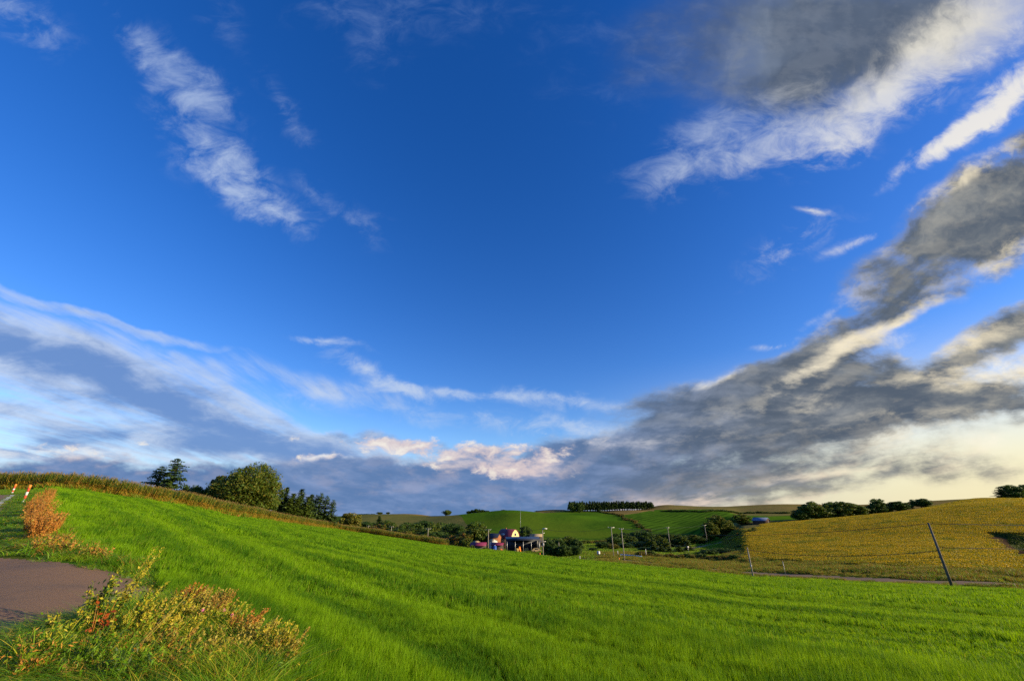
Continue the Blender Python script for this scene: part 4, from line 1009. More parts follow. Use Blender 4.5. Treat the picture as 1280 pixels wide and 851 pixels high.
hedge([G(948, 662, 100), G(936, 666, 100), G(924, 670, 100)], 8, 1.2, 2.5, 'bush_tan', 'small tan bush on the bank below the barn', 'small bushes below the barn')
hedge([at(800, 133, 697), at(840, 133, 697), at(880, 130, 697), at(925, 122, 699)], 26, 1.6, 3.5, 'bush_tan', 'golden bush along the far side of the rough meadow', 'golden bushes of the rough meadow')
# ------------------------------------------------------------------ man-made things in the valley
M['wood_pole'] = flat_mat('weathered_pole', rgb(.34, .30, .24), 0.85, 0, 0.25, 5)
M['wood_dark'] = flat_mat('dark_pole', rgb(.16, .13, .10), 0.85, 0, 0.25, 5)
M['steel'] = flat_mat('galvanised_steel', rgb(.42, .43, .44), 0.45, 0.5, 0.1)
M['white'] = flat_mat('white_paint', rgb(.62, .60, .56), 0.5, 0, 0.06)
M['red'] = flat_mat('red_paint', rgb(.55, .07, .03), 0.5, 0, 0.08)
M['orange'] = flat_mat('orange_paint', rgb(.75, .22, .03), 0.5, 0, 0.08)
M['wire'] = flat_mat('wire_black', rgb(.03, .03, .03), 0.6, 0, 0)
M['maroon'] = flat_mat('maroon_roof_metal', rgb(.15, .03, .055), 0.5, 0, 0.12)
M['magenta'] = flat_mat('magenta_roof_metal', rgb(.20, .03, .075), 0.5, 0, 0.12)
M['cream'] = flat_mat('cream_siding', rgb(.72, .56, .26), 0.7, 0, 0.06)
M['dark_wall'] = flat_mat('dark_board_wall', rgb(.07, .06, .055), 0.8, 0, 0.2)
M['brown_wall'] = flat_mat('red_brown_boards', rgb(.09, .045, .03), 0.85, 0, 0.25)
M['brick'] = flat_mat('orange_brick_wall', rgb(.30, .11, .05), 0.85, 0, 0.15)
M['slate'] = flat_mat('dark_blue_roof_and_shed_shade', rgb(.022, .028, .045), 0.4, 0, 0.1)  # roof metal; on the open shed's back wall its darkness paints interior shade
M['blue'] = flat_mat('blue_sheet', rgb(.02, .08, .35), 0.5, 0, 0.1)
M['pale_roof'] = flat_mat('pale_blue_roof_metal', rgb(.13, .17, .27), 0.5, 0.0, 0.12)
M['tan_roof'] = flat_mat('tan_roof_metal', rgb(.40, .30, .16), 0.6, 0, 0.12)
M['glass'] = flat_mat('dark_glass', rgb(.03, .04, .05), 0.1, 0, 0)
M['tyre'] = flat_mat('tyre_rubber', rgb(.02, .02, .02), 0.8, 0, 0)
M['hay'] = flat_mat('straw_bales', rgb(.45, .32, .12), 0.9, 0, 0.2)

def box(cx, cy, cz, sx, sy, sz):
    """box centred in x and y, standing on cz"""
    x, y = sx / 2, sy / 2
    V = np.array([[cx - x, cy - y, cz], [cx + x, cy - y, cz], [cx + x, cy + y, cz], [cx - x, cy + y, cz], [cx - x, cy - y, cz + sz], [cx + x, cy - y, cz + sz], [cx + x, cy + y, cz + sz], [cx - x, cy + y, cz + sz]], float)
    F = np.array([[0, 3, 2, 1], [4, 5, 6, 7], [0, 1, 5, 4], [1, 2, 6, 5], [2, 3, 7, 6], [3, 0, 4, 7]])
    return V, F
def sheet(profile, x0, x1, th):
    """bent sheet (roof) running along x; profile = (y, z) points, given thickness upward"""
    n = len(profile); V = []
    for x in (x0, x1):
        for (y, z) in profile: V.append((x, y, z))
        for (y, z) in profile: V.append((x, y, z + th))
    F = []
    for i in range(n - 1):
        a, b = i, i + 1
        F += [[a, b, 2 * n + b, 2 * n + a], [n + b, n + a, 3 * n + a, 3 * n + b], [a, n + a, n + b, b], [2 * n + a, 2 * n + b, 3 * n + b, 3 * n + a]]
    F += [[0, 2 * n, 3 * n, n], [n - 1, 2 * n - 1, 4 * n - 1, 3 * n - 1]]
    return np.array(V, float), np.array(F)
def hull_walls(profile, x0, x1, zb):
    """solid body under a roof profile, gable faces made of quads"""
    n = len(profile); V = []
    for x in (x0, x1):
        for (y, z) in profile: V.append((x, y, z))
        for (y, z) in profile: V.append((x, y, zb))
    F = []
    for i in range(n - 1):
        F += [[i, n + i, n + i + 1, i + 1], [2 * n + i, 2 * n + i + 1, 3 * n + i + 1, 3 * n + i]]
    F += [[0, 2 * n, 3 * n, n], [n - 1, 2 * n - 1, 3 * n + n - 1, 2 * n - 1 - 0][:0] or [n - 1, 2 * n - 1, 4 * n - 1, 3 * n - 1]]
    return np.array(V, float), np.array(F)
def part(name, shapes, mat, parent, label=None):
    V, F, _ = join([s + (0,) if len(s) == 2 else s for s in shapes])
    o = link(name, make_mesh(name, V, F, [mat]), parent)
    if label: o['label'] = label
    return o
def thing(name, xy, rz, label, cat, group=None, dz=0.0):
    e = bpy.data.objects.new(name, None); COL.objects.link(e); e.location = (xy[0], xy[1], H(xy[0], xy[1]) + dz); e.rotation_euler = (0, 0, rz)
    return tag(e, label, cat, group)

def topz(u, v, xy):
    _, yd, zd = ray(u, v); return zd / yd * xy[1]
POLE_TOPS = {}
def pole(key, u, vtop, t, label, arms=(), vb=690, rad=0.13, mat='wood_pole', extra=None, group=None, rz=0.0, vtrue=None):
    xy = at(u, t, vb); h = topz(u, vtop, xy) - H(*xy)
    e = thing('utility_pole', xy, rz, label, 'utility pole', group)
    part('pole_shaft', [tube([(0, 0, -.5), (0, 0, h * .5), (0, 0, h)], [rad * 1.15, rad, rad * .75], 10)], M[mat], e)
    for (z, L) in arms:
        part('crossarm', [box(0, .12, h - z, L, .11, .13)], M['steel'], e)
        part('insulator', [tube([(sx_, .12, h - z + .13), (sx_, .12, h - z + .22), (sx_, .12, h - z + .33)], [.035, .06, .03], 8) for sx_ in (-L * .45, 0, L * .45)], M['white'], e)
    if extra: extra(e, h)
    POLE_TOPS[key] = (xy[0], xy[1], H(*xy) + h)
    return e
def strap(e, h):
    part('metal_band', [tube([(0, 0, h * .35), (0, 0, h * .35 + .25)], [.155, .155], 10)], M['steel'], e)
# near pair by the road
pole('tall', 1190, 653.2, 55, 'tall dark leaning-looking pole standing in front of the road on the right', (), 732, .16, 'wood_dark', strap)
pole('short', 941.5, 684, 78, 'short pale pole beside the road below the yellow slope', (), 720, .13, 'wood_pole', strap)
pole('m1', 781.2, 660, 108, 'pole with a short crossarm, right one of the twin poles above the orange post', [(.25, 1.3)], 706, .13)
pole('m2', 767.3, 658.6, 133, 'pole with a wide crossarm, left one of the twin poles', [(.2, 2.2)], 696, .13)
pole('v1', 838, 658.6, 190, 'pole with small crossarm standing in the young thicket', [(.3, 1.6)], 684, .15)
pole('v2', 884.4, 655.8, 224, 'pole with small crossarm before the feathery trees', [(.3, 1.8)], 678, .15)
pole('f1', 610, 661, 165, 'pole with wide crossarm at the left edge of the farm', [(.3, 2.4)], 688, .17)
pole('f2', 534, 660, 170, 'pole with crossarm rising past the crest before the dark valley trees', [(.3, 2.2)], 680, .16)
pole('f3', 488, 657.5, 205, 'pole just showing above the end of the corn', [(.3, 2.2)], 672, .16)
pole('f4', 459, 656.5, 240, 'smallest pole of the line, beside the dark bushy tree at the left', [(.3, 2.0)], 668, .16)
pole('g1', 699.3, 677.5, 145, 'low plain pole in front of the dark tree clump', (), 697, .12)
def lampx(e, h):
    part('lamp_arm', [tube([(0, 0, h - .3), (.8, 0, h - .1)], [.05, .04], 6)], M['steel'], e)
    part('lamp_head', [box(.9, 0, h - .15, 1.5, .5, .32)], M['white'], e)
    part('meter_box', [box(.22, 0, h * .42, .35, .35, .9)], M['white'], e)
pole('lamp', 679, 660.5, 140, 'pale lamp pole with crossarms at the right end of the open shed', [(1.5, 1.4), (4.2, 2.2)], 694, .17, 'wood_pole', lampx)
# thin mast behind the farm
mx_ = at(650.8, 215, 672); mh = topz(650.8, 632.5, mx_) - H(*mx_)
e = thing('radio_mast', mx_, 0, 'thin tall mast rising behind the farmhouse', 'mast')
part('mast_tube', [tube([(0, 0, -.3), (0, 0, mh * .5), (0, 0, mh)], [.07, .05, .035], 6)], M['steel'], e)
part('mast_bracket', [box(0, 0, mh * .3, .5, .12, .12), box(0, 0, mh * .6, .4, .1, .1)], M['steel'], e)

def wire(a, b, sag, label, off=(0, 0, 0)):
    A = np.array(POLE_TOPS[a] if isinstance(a, str) else a, float) + off; B = np.array(POLE_TOPS[b] if isinstance(b, str) else b, float) + off
    P = [A + (B - A) * t - np.array([0, 0, sag * 4 * t * (1 - t)]) for t in np.linspace(0, 1, 17)]
    V, F = tube(P, [0.035] * len(P), 4)
    o = link('overhead_wire', make_mesh('overhead_wire', V, F, [M['wire']])); tag(o, label, 'wire')
far_r = (130, 62, POLE_TOPS['tall'][2] + 1.5)
wire('m1', 'tall', 1.6, 'upper wire sagging from the twin poles across the yellow slope to the tall dark pole', (0, 0, -.1))
wire('tall', far_r, 0.8, 'wire leaving the tall dark pole to the right', (0, 0, -.1))
wire('m1', 'short', 0.7, 'lower wire from the twin poles to the short pale pole', (0, 0, -1.2))
wire('short', (POLE_TOPS['tall'][0], POLE_TOPS['tall'][1], POLE_TOPS['tall'][2] - 3.2), 0.9, 'lower wire from the short pale pole to the tall dark pole', (0, 0, -.4))
wire((POLE_TOPS['tall'][0], POLE_TOPS['tall'][1], POLE_TOPS['tall'][2] - 3.2), (far_r[0], far_r[1], far_r[2] - 3), .8, 'lower wire running right from the tall dark pole')
wire('m2', 'v1', 1.0, 'wire between the wide-armed twin pole and the pole in the thicket')
wire('v1', 'v2', .7, 'wire between the two poles beyond the thicket')
wire('m2', 'lamp', 1.2, 'wire from the wide-armed twin pole to the lamp pole')
wire('lamp', 'f1', 1.0, 'wire over the open shed from the lamp pole to the farm pole')
wire('f1', 'f2', 1.2, 'wire from the farm pole to the pole above the field crest')
wire('f2', 'f3', 1.0, 'wire of the left line before the dark valley trees')
wire('f3', 'f4', .8, 'wire between the two smallest poles on the left')

# farmhouse with rounded gambrel roof
def gambrel(w, z0, h):
    return [(-w / 2, z0), (-w * .46, z0 + h * .35), (-w * .33, z0 + h * .72), (-w * .15, z0 + h * .94), (0, z0 + h), (w * .15, z0 + h * .94), (w * .33, z0 + h * .72), (w * .46, z0 + h * .35), (w / 2, z0)]
TF = 185
def pz(u, v, xy): return topz(u, v, xy) - H(*xy)
hx = at(636, TF + 12, 686); ht = pz(636, 661, hx)
e = thing('farmhouse', hx, R(-40), 'farmhouse with rounded maroon roof and sunlit cream gable', 'house')
Lh, Wh = 8.4, 6.4; prof = gambrel(Wh, ht - 4.3, 4.2)
part('wall', [hull_walls([(y * .97, z - .05) for y, z in prof], -Lh / 2, Lh / 2, -.3)], M['cream'], e)
part('roof', [sheet([(y * 1.06, z) for y, z in prof], -Lh / 2 - .35, Lh / 2 + .35, .14)], M['maroon'], e)
w_ = part('window', [box(Lh / 2 + .03, 0, ht - 2.9, .08, 1.3, 1.2)], M['white'], e); part('pane', [box(Lh / 2 + .08, 0, ht - 2.8, .04, 1.1, 1.0)], M['glass'], w_)
w_ = part('window', [box(-1.2, -Wh / 2 - .02, .9, 1.6, .08, 1.2)], M['white'], e); part('pane', [box(-1.2, -Wh / 2 - .07, 1.0, 1.4, .04, 1.0)], M['glass'], w_)
part('dormer', [box(-1.2, -Wh * .36, ht - 3.0, 2.0, 1.7, 1.15)], M['steel'], e)
part('chimney', [box(-2.4, .6, ht - .7, .55, .55, 1.2)], M['brick'], e)
def gable_house(xy, rz, L, W, hw, hr, wall, roof, label, cat='house', name='house', over=.35, door=None, windows=()):
    e = thing(name, xy, rz, label, cat)
    pr = [(-W / 2, hw), (0, hw + hr), (W / 2, hw)]
    part('wall', [hull_walls([(y, z - .04) for y, z in pr], -L / 2, L / 2, -.3)], M[wall], e)
    s = hr / (W / 2)
    part('roof', [sheet([(-W / 2 - over, hw - over * s), (0, hw + hr), (W / 2 + over, hw - over * s)], -L / 2 - over, L / 2 + over, .12)], M[roof], e)
    if door: part('door', [box(L / 2 + .04, door[0], 0, .08, door[1], door[2])], M[door[3]], e)
    for (x, z, w, h) in windows:
        q = part('window', [box(x, -W / 2 - .03, z, w, .08, h)], M['white'], e); part('pane', [box(x, -W / 2 - .08, z + .08, w - .16, .04, h - .16)], M['glass'], q)
    return e
a = at(618, TF + 8, 686); gable_house(a, R(-25), 5.2, 4.6, pz(618, 671, a), 1.5, 'brick', 'slate', 'small house with dark blue roof and orange walls left of the farmhouse', windows=[(-1.2, 1.2, 1.0, 1.0), (1.2, 1.2, 1.0, 1.0)])
a = at(616.5, TF, 688); gable_house(a, R(-55), 2.6, 3.0, pz(616.5, 675.5, a), .7, 'white', 'tan_roof', 'little white-walled outbuilding catching the sun beside the farm pole', 'shed', 'outbuilding', door=(0, 1.0, 1.7, 'dark_wall'))
a = at(622, TF - 8, 689); gable_house(a, R(-8), 5.0, 3.6, pz(622, 680.5, a), .8, 'dark_wall', 'magenta', 'low shed with magenta roof in front of the farmhouse', 'shed', 'shed', door=(0, 1.2, 1.6, 'dark_wall'))
a = at(598, TF - 12, 689); gable_house(a, R(-6), 6.4, 3.6, pz(598, 681, a), 1.0, 'dark_wall', 'magenta', 'low shed with magenta roof left of the farm pole', 'shed', 'shed', door=(0, 1.2, 1.5, 'dark_wall'))
a = at(595, TF + 2, 686); gable_house(a, R(-40), 2.6, 2.4, pz(595, 678, a), .7, 'cream', 'tan_roof', 'tiny cream hut peeping over the left magenta roof', 'hut', 'hut', door=(0, .9, 1.5, 'dark_wall'))
a = at(618.3, TF - 13, 690); e = thing('storage_tank', a, 0, 'bright blue upright tank in front of the magenta roofed shed', 'tank')
part('tank_body', [tube([(0, 0, -.2), (0, 0, .1), (0, 0, pz(618, 682.5, a)), (0, 0, pz(618, 681.6, a))], [.8, .85, .85, .35], 16)], M['blue'], e); part('tank_lid', [tube([(0, 0, pz(618, 681.6, a)), (0, 0, pz(618, 681.2, a))], [.3, .28], 12)], M['white'], e)
# tilted trailer bed / ramp lit by the sun
a = at(628, TF - 18, 691); e = thing('tilted_trailer', a, R(-28), 'small tipped trailer with sunlit orange-white bed left of the open shed', 'trailer')
part('trailer_bed', [(box(0, 0, 0, 2.6, 1.6, .12)[0] @ np.array([[math.cos(.75), 0, -math.sin(.75)], [0, 1, 0], [math.sin(.75), 0, math.cos(.75)]]) + [0, 0, 1.1], box(0, 0, 0, 1, 1, 1)[1])], M['orange'], e)
part('wheel', [tube([(.2, -.85, .35), (.2, -1.05, .35)], [.38, .38], 14)], M['tyre'], e); part('wheel', [tube([(.2, .85, .35), (.2, 1.05, .35)], [.38, .38], 14)], M['tyre'], e)
part('drawbar', [tube([(1.0, 0, .3), (2.6, 0, .12)], [.06, .05], 6)], M['steel'], e)
# long open shed
a = at(653.5, TF - 6, 689); e = thing('open_shed', a, R(4), 'long open-fronted shed with a dark flat roof on pale posts', 'shed')
zr = pz(653.5, 675, a); Ls, Ws = 14.8, 5.0
part('roof', [sheet([(-Ws / 2 - .5, zr), (Ws / 2 + .3, zr + .9)], -Ls / 2 - .3, Ls / 2 + .3, .45)], M['slate'], e)
for i in range(5):
    part('post', [box(-Ls / 2 + .2 + i * (Ls - .4) / 4, -Ws / 2, -.2, .18, .18, zr + .2)], M['steel'], e)
part('back_wall', [box(0, Ws / 2 + .1, -.2, Ls, .15, zr + .9)], M['slate'], e); part('added_shade_wall', [box(Ls / 2 + .05, .2, -.2, .15, Ws * .85, zr + .2)], M['slate'], e)  # back wall's darkness is painted shade; end wall added to shade the inside
for x_, lab in ((-2.9, 'stack of straw bales in the left bay of the open shed'), (1.5, 'stack of straw bales in the middle of the open shed')):
    p = (a[0] + x_, a[1] + 1.0); k = thing('straw_bales', p, R(4), lab, 'bales')
    part('bale_stack', [box(0, 0, 0, 2.2, 1.2, .75), box(.2, .05, .76, 1.7, 1.0, .7)], M['hay'], k); part('baling_twine', [box(-.5, 0, -.01, .04, 1.23, .78), box(.5, 0, -.01, .04, 1.23, .78)], M['white'], k)
p = (a[0] - 1.3, a[1] - 2.2); k = thing('leaning_panel', p, R(20), 'orange panel leaning in front of the open shed', 'panel')
part('panel_sheet', [(np.array([[-.6, 0, 0], [.6, 0, 0], [.35, .5, 2.3], [-.35, .5, 2.3], [-.6, .08, 0], [.6, .08, 0], [.35, .58, 2.3], [-.35, .58, 2.3]]), box(0, 0, 0, 1, 1, 1)[1])], M['orange'], k)
# pale parked van at the end of the shed
p = at(671, TF - 12, 690); k = thing('parked_car', p, R(8), 'small tan vehicle parked at the right end of the open shed', 'car')
body = [(-1.9, .35), (-1.9, .9), (-1.5, 1.0), (-1.1, 1.5), (.7, 1.55), (1.2, 1.05), (1.9, .9), (1.95, .35)]
V_, F_ = hull_walls([(x, z) for x, z in body], -.8, .8, .3); V_ = V_[:, [1, 0, 2]]
part('car_body', [(V_, F_)], M['tan_roof'], k)
part('window', [box(-.2, -.82, 1.02, 1.5, .04, .4), box(-.2, .82, 1.02, 1.5, .04, .4)], M['glass'], k)
for x_ in (-1.2, 1.2):
    for y_ in (-.85, .7): part('wheel', [tube([(x_, y_, .33), (x_, y_ + .16, .33)], [.33, .33], 14)], M['tyre'], k)
# tan roofed building behind
p = at(671, TF + 14, 686); gable_house(p, R(-5), 6, 5, pz(671, 670, p), 1.0, 'dark_wall', 'tan_roof', 'low building with tan roof behind the right end of the open shed', 'building', 'farm_building', door=(0, 1.4, 2, 'brown_wall'))
# barn at the corner of the yellow slope
a = at(953, 236, 658); gable_house(a, R(-52), 7.5, 5.6, max(pz(953, 654.6, a), 1.9), 1.5, 'brown_wall', 'pale_roof', 'small dark brown barn with pale blue roof at the corner of the yellow slope', 'barn', 'barn', door=(0, 1.8, 1.8, 'dark_wall'))
# road furniture
def simple_post(name, u, vt, t, vb, label, cat, rad, segs, cap=None):
    xy = G(u, vb, t * .7) if t < 60 else at(u, t, vb); h = pz(u, vt, xy); e = thing(name, xy, 0, label, cat)
    z = -.1; n = len(segs)
    for i, mk in enumerate(segs):
        z1 = h * (i + 1) / n; part('stripe_band', [tube([(0, 0, z), (0, 0, z1)], [rad, rad], 12)], M[mk], e, None); z = z1
    if cap: part('reflector', [tube([(0, 0, h), (0, 0, h + .04), (0, 0, h + rad * 3.2), (0, 0, h + rad * 3.6)], [rad * .8, rad * 1.15, rad * 1.15, rad * .7], 12)], M[cap], e)
    return e
simple_post('marker_post', 28.4, 610, 28, 628, 'nearer red and white striped marker post with orange top beside the left road', 'marker post', .062, ['white', 'red', 'white', 'red'], 'orange')
simple_post('marker_post', 14.6, 608, 47, 617, 'farther red and white striped marker post at the bend of the left road', 'marker post', .08, ['white', 'red', 'white', 'red'], 'orange')
simple_post('marker_post', 982.5, 701, 76, 719, 'thin marker post with orange top between the road and the yellow slope', 'marker post', .035, ['steel'], 'orange')
simple_post('bollard', 774.4, 697, 117, 705, 'short orange bollard left of the twin pole by the rough meadow', 'bollard', .17, ['orange'], None)
simple_post('bollard', 675, 690.5, 135, 695, 'short yellow-orange bollard at the foot of the lamp pole', 'bollard', .16, ['orange'], None)
p = at(748.5, 140, 695); e = thing('switch_cabinet', p, 0, 'pale grey cabinet on legs beside the valley road', 'cabinet')
hc = pz(748.5, 688.5, p); part('cabinet_box', [box(0, 0, hc - 1.4, .95, .5, 1.4)], M['white'], e); part('leg', [box(-.35, 0, -.2, .1, .1, hc - 1.2)], M['steel'], e); part('leg', [box(.35, 0, -.2, .1, .1, hc - 1.2)], M['steel'], e)
part('door', [box(0, -.27, hc - 1.3, .8, .04, 1.2)], M['steel'], e)
# pale blue railing of the little bridge
a = at(776, 134, 696); b = at(802, 128, 696); p = ((a[0] + b[0]) / 2, (a[1] + b[1]) / 2); e = thing('bridge_railing', p, math.atan2(b[1] - a[1], b[0] - a[0]), 'long low pale blue railing of the small bridge', 'railing')
Lr = math.hypot(b[0] - a[0], b[1] - a[1]); zt = pz(789, 693.2, p)
M['pale_blue'] = flat_mat('pale_blue_paint', rgb(.45, .58, .75), 0.4, 0, 0.05)
part('rail', [box(0, 0, zt - .3, Lr, .09, .3), box(0, 0, zt - .75, Lr, .07, .12)], M['pale_blue'], e)
for i in range(6): part('post', [box(-Lr / 2 + i * Lr / 5, .1, -.3, .12, .12, zt + .3)], M['pale_blue'], e)
for (u_, v_, t_, lab) in ((772.9, 688, 138, 'thin white post left of the pale blue railing'), (755.8, 692, 140, 'thin low white post right of the grey cabinet'), (808.3, 686, 132, 'grey gate post at the right end of the pale blue railing'), (725, 694.5, 130, 'small pale post at the edge of the field below the green strip')):
    simple_post('post', u_, v_, t_, 698, lab, 'post', .10, ['white'], None)
a = at(860.5, 158, 688); e = thing('road_sign', a, R(10), 'small white sign board in the thicket by the road bend', 'sign'); hs_ = pz(860.5, 682.5, a); part('sign_board', [box(0, 0, hs_ - .6, .9, .05, .6)], M['white'], e); part('sign_post', [tube([(0, .06, -.2), (0, .06, hs_)], [.04, .04], 6)], M['steel'], e)

# kerb line of the left road: pale edge line painted on the asphalt
def line_strip(P, w, n, dz, name, mat, kind='structure'):
    P = np.array(P); d = (P[-1] - P[0]) / np.linalg.norm(P[-1] - P[0]); nn = np.array([-d[1], d[0]]); V = []
    for t in np.linspace(0, 1, n):
        q = P[0] + (P[-1] - P[0]) * t
        for s in (-w / 2, w / 2): p = q + nn * s; V.append((p[0], p[1], H(*p) + dz))
    F = [[2 * i, 2 * i + 1, 2 * i + 3, 2 * i + 2] for i in range(n - 1)]
    return link(name, make_mesh(name, V, F, [mat]), kind=kind)
M['line_paint'] = flat_mat('worn_line_paint', rgb(.55, .52, .46), 0.7, 0, 0.25, 2)
line_strip([RA + rn * .35, RB - rd * 8 + rn * .35], 0.28, 90, 0.02, 'road_edge_line', M['line_paint'])

# ------------------------------------------------------------------ weeds close to the camera
def weed(name, uv, h, w, nst, label, cat, stem='straw', leaf=('weed_leaf',), lp=None, nleaf=14, lsize=.045, head=None, lean=(0, 0), seed=0, nhead=0, xy=None, r0=.004, group=None, asp=1.0):
    r = np.random.default_rng(seed); xy = xy if xy is not None else G(*uv); e = thing(name, xy, 0, label, cat, group, -.02)
    st, C, Hd = [], [], []
    for i in range(nst):
        a = r.random() * 2 * pi; q = w * .5 * r.random() ** .6; hh = h * (.55 + .5 * r.random()) if i else h
        b = np.array([math.cos(a) * q * .35, math.sin(a) * q * .35, 0]); tip = np.array([math.cos(a) * q + lean[0] * hh, math.sin(a) * q + lean[1] * hh, hh])
        ts = np.linspace(0, 1, 6); P = [b + (tip - b) * np.array([t ** 1.25, t ** 1.25, t]) + r.normal(size=3) * .006 * h for t in ts]
        st.append(tube(P, [r0 * (1.2 - t) + .0012 for t in ts], 4))
        for k in range(nleaf):
            t = .12 + .83 * r.random(); p = b + (tip - b) * np.array([t ** 1.25, t ** 1.25, t]); C.append(p + r.normal(size=3) * [.045 * h, .045 * h, .03 * h])
        for k in range(nhead):
            t = .68 + .34 * r.random(); p = b + (tip - b) * np.array([t ** 1.25, t ** 1.25, t]); Hd.append(p + r.normal(size=3) * .016 * h)
    part('stems', st, M[stem], e)
    if C:
        V, F = leaves_arr(np.array(C), lsize, r, .3, None, asp); mi = r.choice(len(leaf), len(F), p=lp) if len(leaf) > 1 else None
        link('leaves', make_mesh('leaves', V, F, [M[x] for x in leaf], mi), e)
    if Hd:
        V, F = leaves_arr(np.array(Hd), lsize * .55, r, .3); link('seed_heads', make_mesh('seed_heads', V, F, [M[head]]), e)
    return e
# withered orange weeds along the left edge of the field
for i, (u, v, h, w, lab) in enumerate([(46, 674, .72, .8, 'nearest and largest bush of withered orange weeds by the left road'), (36, 666, .75, .7, 'left bush of withered orange weeds by the left road'), (60, 668, .66, .65, 'bush of withered orange weeds at the edge of the green field'), (46, 656, .85, .95, 'withered orange weeds behind the nearest bush'),
                                      (37, 645, .9, .85, 'withered orange weeds nearest the marker post'), (50, 640, .9, 1.0, 'withered brown weeds in the middle of the strip'), (55, 630, .9, 1.0, 'withered brown weeds towards the corn'), (60, 620, .8, 1.1, 'farthest withered brown weeds before the corn')]):
    weed('withered_weed', (u, v), h, w, 60, lab, 'weeds', 'rust_stem', ('rust_stem', 'straw'), [.8, .2], 24, .05, seed=700 + i, r0=.007)
for i, (u, v, h, w, lab) in enumerate([(112, 700, .42, .5, 'small pinkish tan withered tuft at the far edge of the lay-by'), (127, 702, .34, .4, 'small tan tuft right of the pinkish withered tuft'), (52, 688, .35, .6, 'low rusty tuft on the grass above the lay-by'), (80, 691, .32, .7, 'low rusty weeds between the lay-by and the cereal'), (70, 684, .4, .6, 'low orange weeds below the big withered bush')]):
    weed('withered_tuft', (u, v), h, w, 26, lab, 'weeds', 'straw' if i < 2 else 'rust_stem', ('rust_stem', 'straw', 'weed_leaf'), [.4, .3, .3], 16, .045, seed=720 + i)
# tall weeds in front of the lay-by
weed('mugwort', (104, 802), .74, .36, 12, 'leafy dark green weed leaning left over the lay-by edge', 'weed', 'weed_leaf', ('weed_dark', 'weed_leaf', 'seed'), [.55, .33, .12], 80, .040, 'seed', (.02, .05), 740, 14)
weed('mugwort', (124, 798), .92, .16, 6, 'tallest weed with a yellow-green seed spike before the lay-by', 'weed', 'straw', ('weed_leaf', 'seed', 'weed_dark'), [.35, .45, .2], 75, .032, 'seed', (.30, .10), 741, 110)
weed('mugwort', (146, 804), .60, .26, 8, 'slanting pale weed right of the tallest one', 'weed', 'straw', ('seed', 'weed_leaf', 'weed_dark'), [.4, .4, .2], 70, .034, 'seed', (.42, .12), 742, 50)
weed('mugwort', (170, 808), .50, .26, 9, 'slanting weed with reddish brown tips near the lay-by end', 'weed', 'straw', ('weed_leaf', 'rust_stem', 'seed'), [.5, .25, .25], 60, .032, 'straw', (.45, .1), 743, 50)
weed('mugwort', (78, 808), .36, .46, 14, 'low pale leafed weed at the left foot of the tall weeds', 'weed', 'straw', ('weed_leaf', 'seed', 'weed_dark'), [.45, .3, .25], 50, .036, None, (-.15, .05), 744, 0)
weed('mugwort', (140, 816), .44, .6, 20, 'bushy yellow-green weed under the slanting stems', 'weed', 'straw', ('weed_leaf', 'seed'), [.6, .4], 55, .036, 'seed', (.25, .1), 745, 14)
weed('mugwort', (185, 822), .40, .6, 18, 'bushy olive weed right of the slanting stems', 'weed', 'straw', ('weed_leaf', 'seed', 'straw'), [.5, .3, .2], 50, .034, 'seed', (.25, .1), 748, 14)
weed('vine', (112, 812), .52, .26, 7, 'small creeper with bright red leaves among the tall weeds', 'creeper', 'rust_stem', ('red_leaf',), None, 9, .055, seed=746)
weed('dry_stalk', (138, 850), .66, .03, 2, 'single dry brown stalk leaning right across the grass', 'stalk', 'straw', ('straw', 'rust_stem'), [.5, .5], 14, .03, None, (.62, .18), 747, 0, r0=.006)
dry = [(208, 782, .40), (226, 772, .46), (238, 782, .46), (215, 796, .40), (250, 792, .5), (232, 800, .42), (262, 806, .45), (285, 818, .45), (300, 832, .45), (318, 842, .5), (335, 850, .45), (255, 824, .35), (212, 764, .26), (222, 758, .26), (275, 845, .35), (220, 815, .35), (190, 835, .34), (240, 845, .34), (180, 815, .4)]
dl = ['beside the end of the lay-by', 'highest above the rest near the cereal', 'behind the ragged edge of the cereal', 'in the middle of the weedy corner', 'along the weedy edge half way down', 'just below the reddest tuft', 'among the pink flowers', 'near the lower end of the weedy edge', 'low on the weedy edge', 'near the bottom of the picture by the cereal', 'lowest at the edge of the cereal',
      'short one amid green blades', 'nearest the asphalt tip', 'small one at the asphalt edge', 'low in the long grass', 'left of the pink flowers', 'behind the dry stalk', 'close in front among long grass', 'between the lay-by weeds and the dry grass']
for i, ((u, v, h), t_) in enumerate(zip(dry, dl)):
    weed('dry_grass_tuft', (u, v), h * 1.0, .48, 42, 'tuft of ' + ['golden', 'rusty', 'olive brown'][i % 3] + ' dry grass ' + t_, 'dry grass', 'straw' if i % 3 != 1 else 'rust_stem', [('seed', 'verge_blade'), ('straw', 'seed'), ('weed_leaf', 'seed')][i % 3], [.5, .5], 26, .055, ['seed', 'rust_stem' if i % 2 else 'dry_blade', 'straw'][i % 3], (.30, .10), 760 + i, 20, r0=.0028, asp=.3)
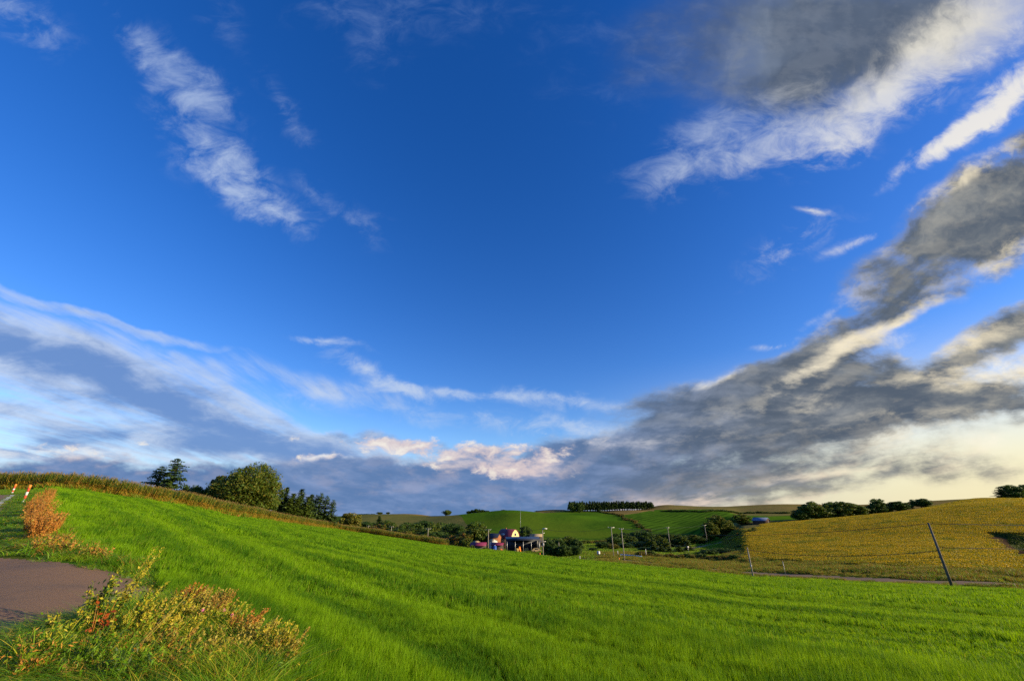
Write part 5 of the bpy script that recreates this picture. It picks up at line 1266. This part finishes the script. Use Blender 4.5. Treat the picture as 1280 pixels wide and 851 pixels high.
low = [(40, 838), (75, 826), (95, 846), (120, 832), (160, 846), (178, 833), (205, 846), (225, 830), (262, 838), (292, 846), (318, 851), (248, 851), (205, 826), (145, 826), (55, 850), (275, 822), (304, 838), (20, 828), (232, 790), (252, 806), (270, 815), (90, 862), (140, 866), (190, 862), (235, 866), (280, 862), (325, 866), (20, 856), (345, 858)]
for i, (u, v) in enumerate(low):
    rr = random.Random(i)
    weed('low_weed', (u, v), rr.uniform(.24, .40), .5, 26, 'low yellow-green and orange weed in the long grass at the bottom left', 'weed', 'weed_leaf', [('seed', 'weed_leaf'), ('dry_blade', 'verge_blade'), ('weed_dark', 'verge_blade'), ('weed_leaf', 'rust_stem')][i % 4], [.5, .5], 30, .042, seed=900 + i, r0=.003, asp=.45, lean=(.18, .05), group='low weeds in the bottom left corner')
for i, (u, v, lab) in enumerate([(240, 806, 'left pink clover flower in the weedy corner'), (268, 804, 'upper pink clover flower in the weedy corner'), (278, 812, 'right pink clover flower in the weedy corner')]):
    xy = G(u, v); e = thing('clover', xy, 0, lab, 'flower'); part('stem', [tube([(0, 0, -.02), (.01, 0, .2), (.02, 0, .36)], [.003, .003, .002], 5)], M['weed_leaf'], e)
    r = np.random.default_rng(i); d = r.normal(size=(60, 3)); d /= np.linalg.norm(d, axis=1)[:, None]; V, F = leaves_arr(np.array([.02, 0, .37]) + d * .016, .016, r, 0, d); link('petals', make_mesh('petals', V, F, [M['pink']]), e)
for i, (u, v, s) in enumerate([(150, 838, .5), (168, 828, .45), (60, 835, .5), (30, 845, .5), (185, 845, .45), (110, 840, .45)]):
    xy = G(u, v); e = thing('grass_tuft', xy, 0, 'broad-bladed bright yellow-green grass tuft ' + ['right of the dry stalk foot', 'above the broad tuft by the dry stalk', 'in the lower left grass', 'at the lower left corner', 'at the bottom right of the dry stalk', 'below the red leaved creeper'][i], 'grass tuft', dz=-.02)
    link('blades', blade_mesh('blades', 34, .14, s * .8, .009, [M['verge_blade'], M['seed']], .7, 800 + i, .3, [.8, .2], lev=6), e)
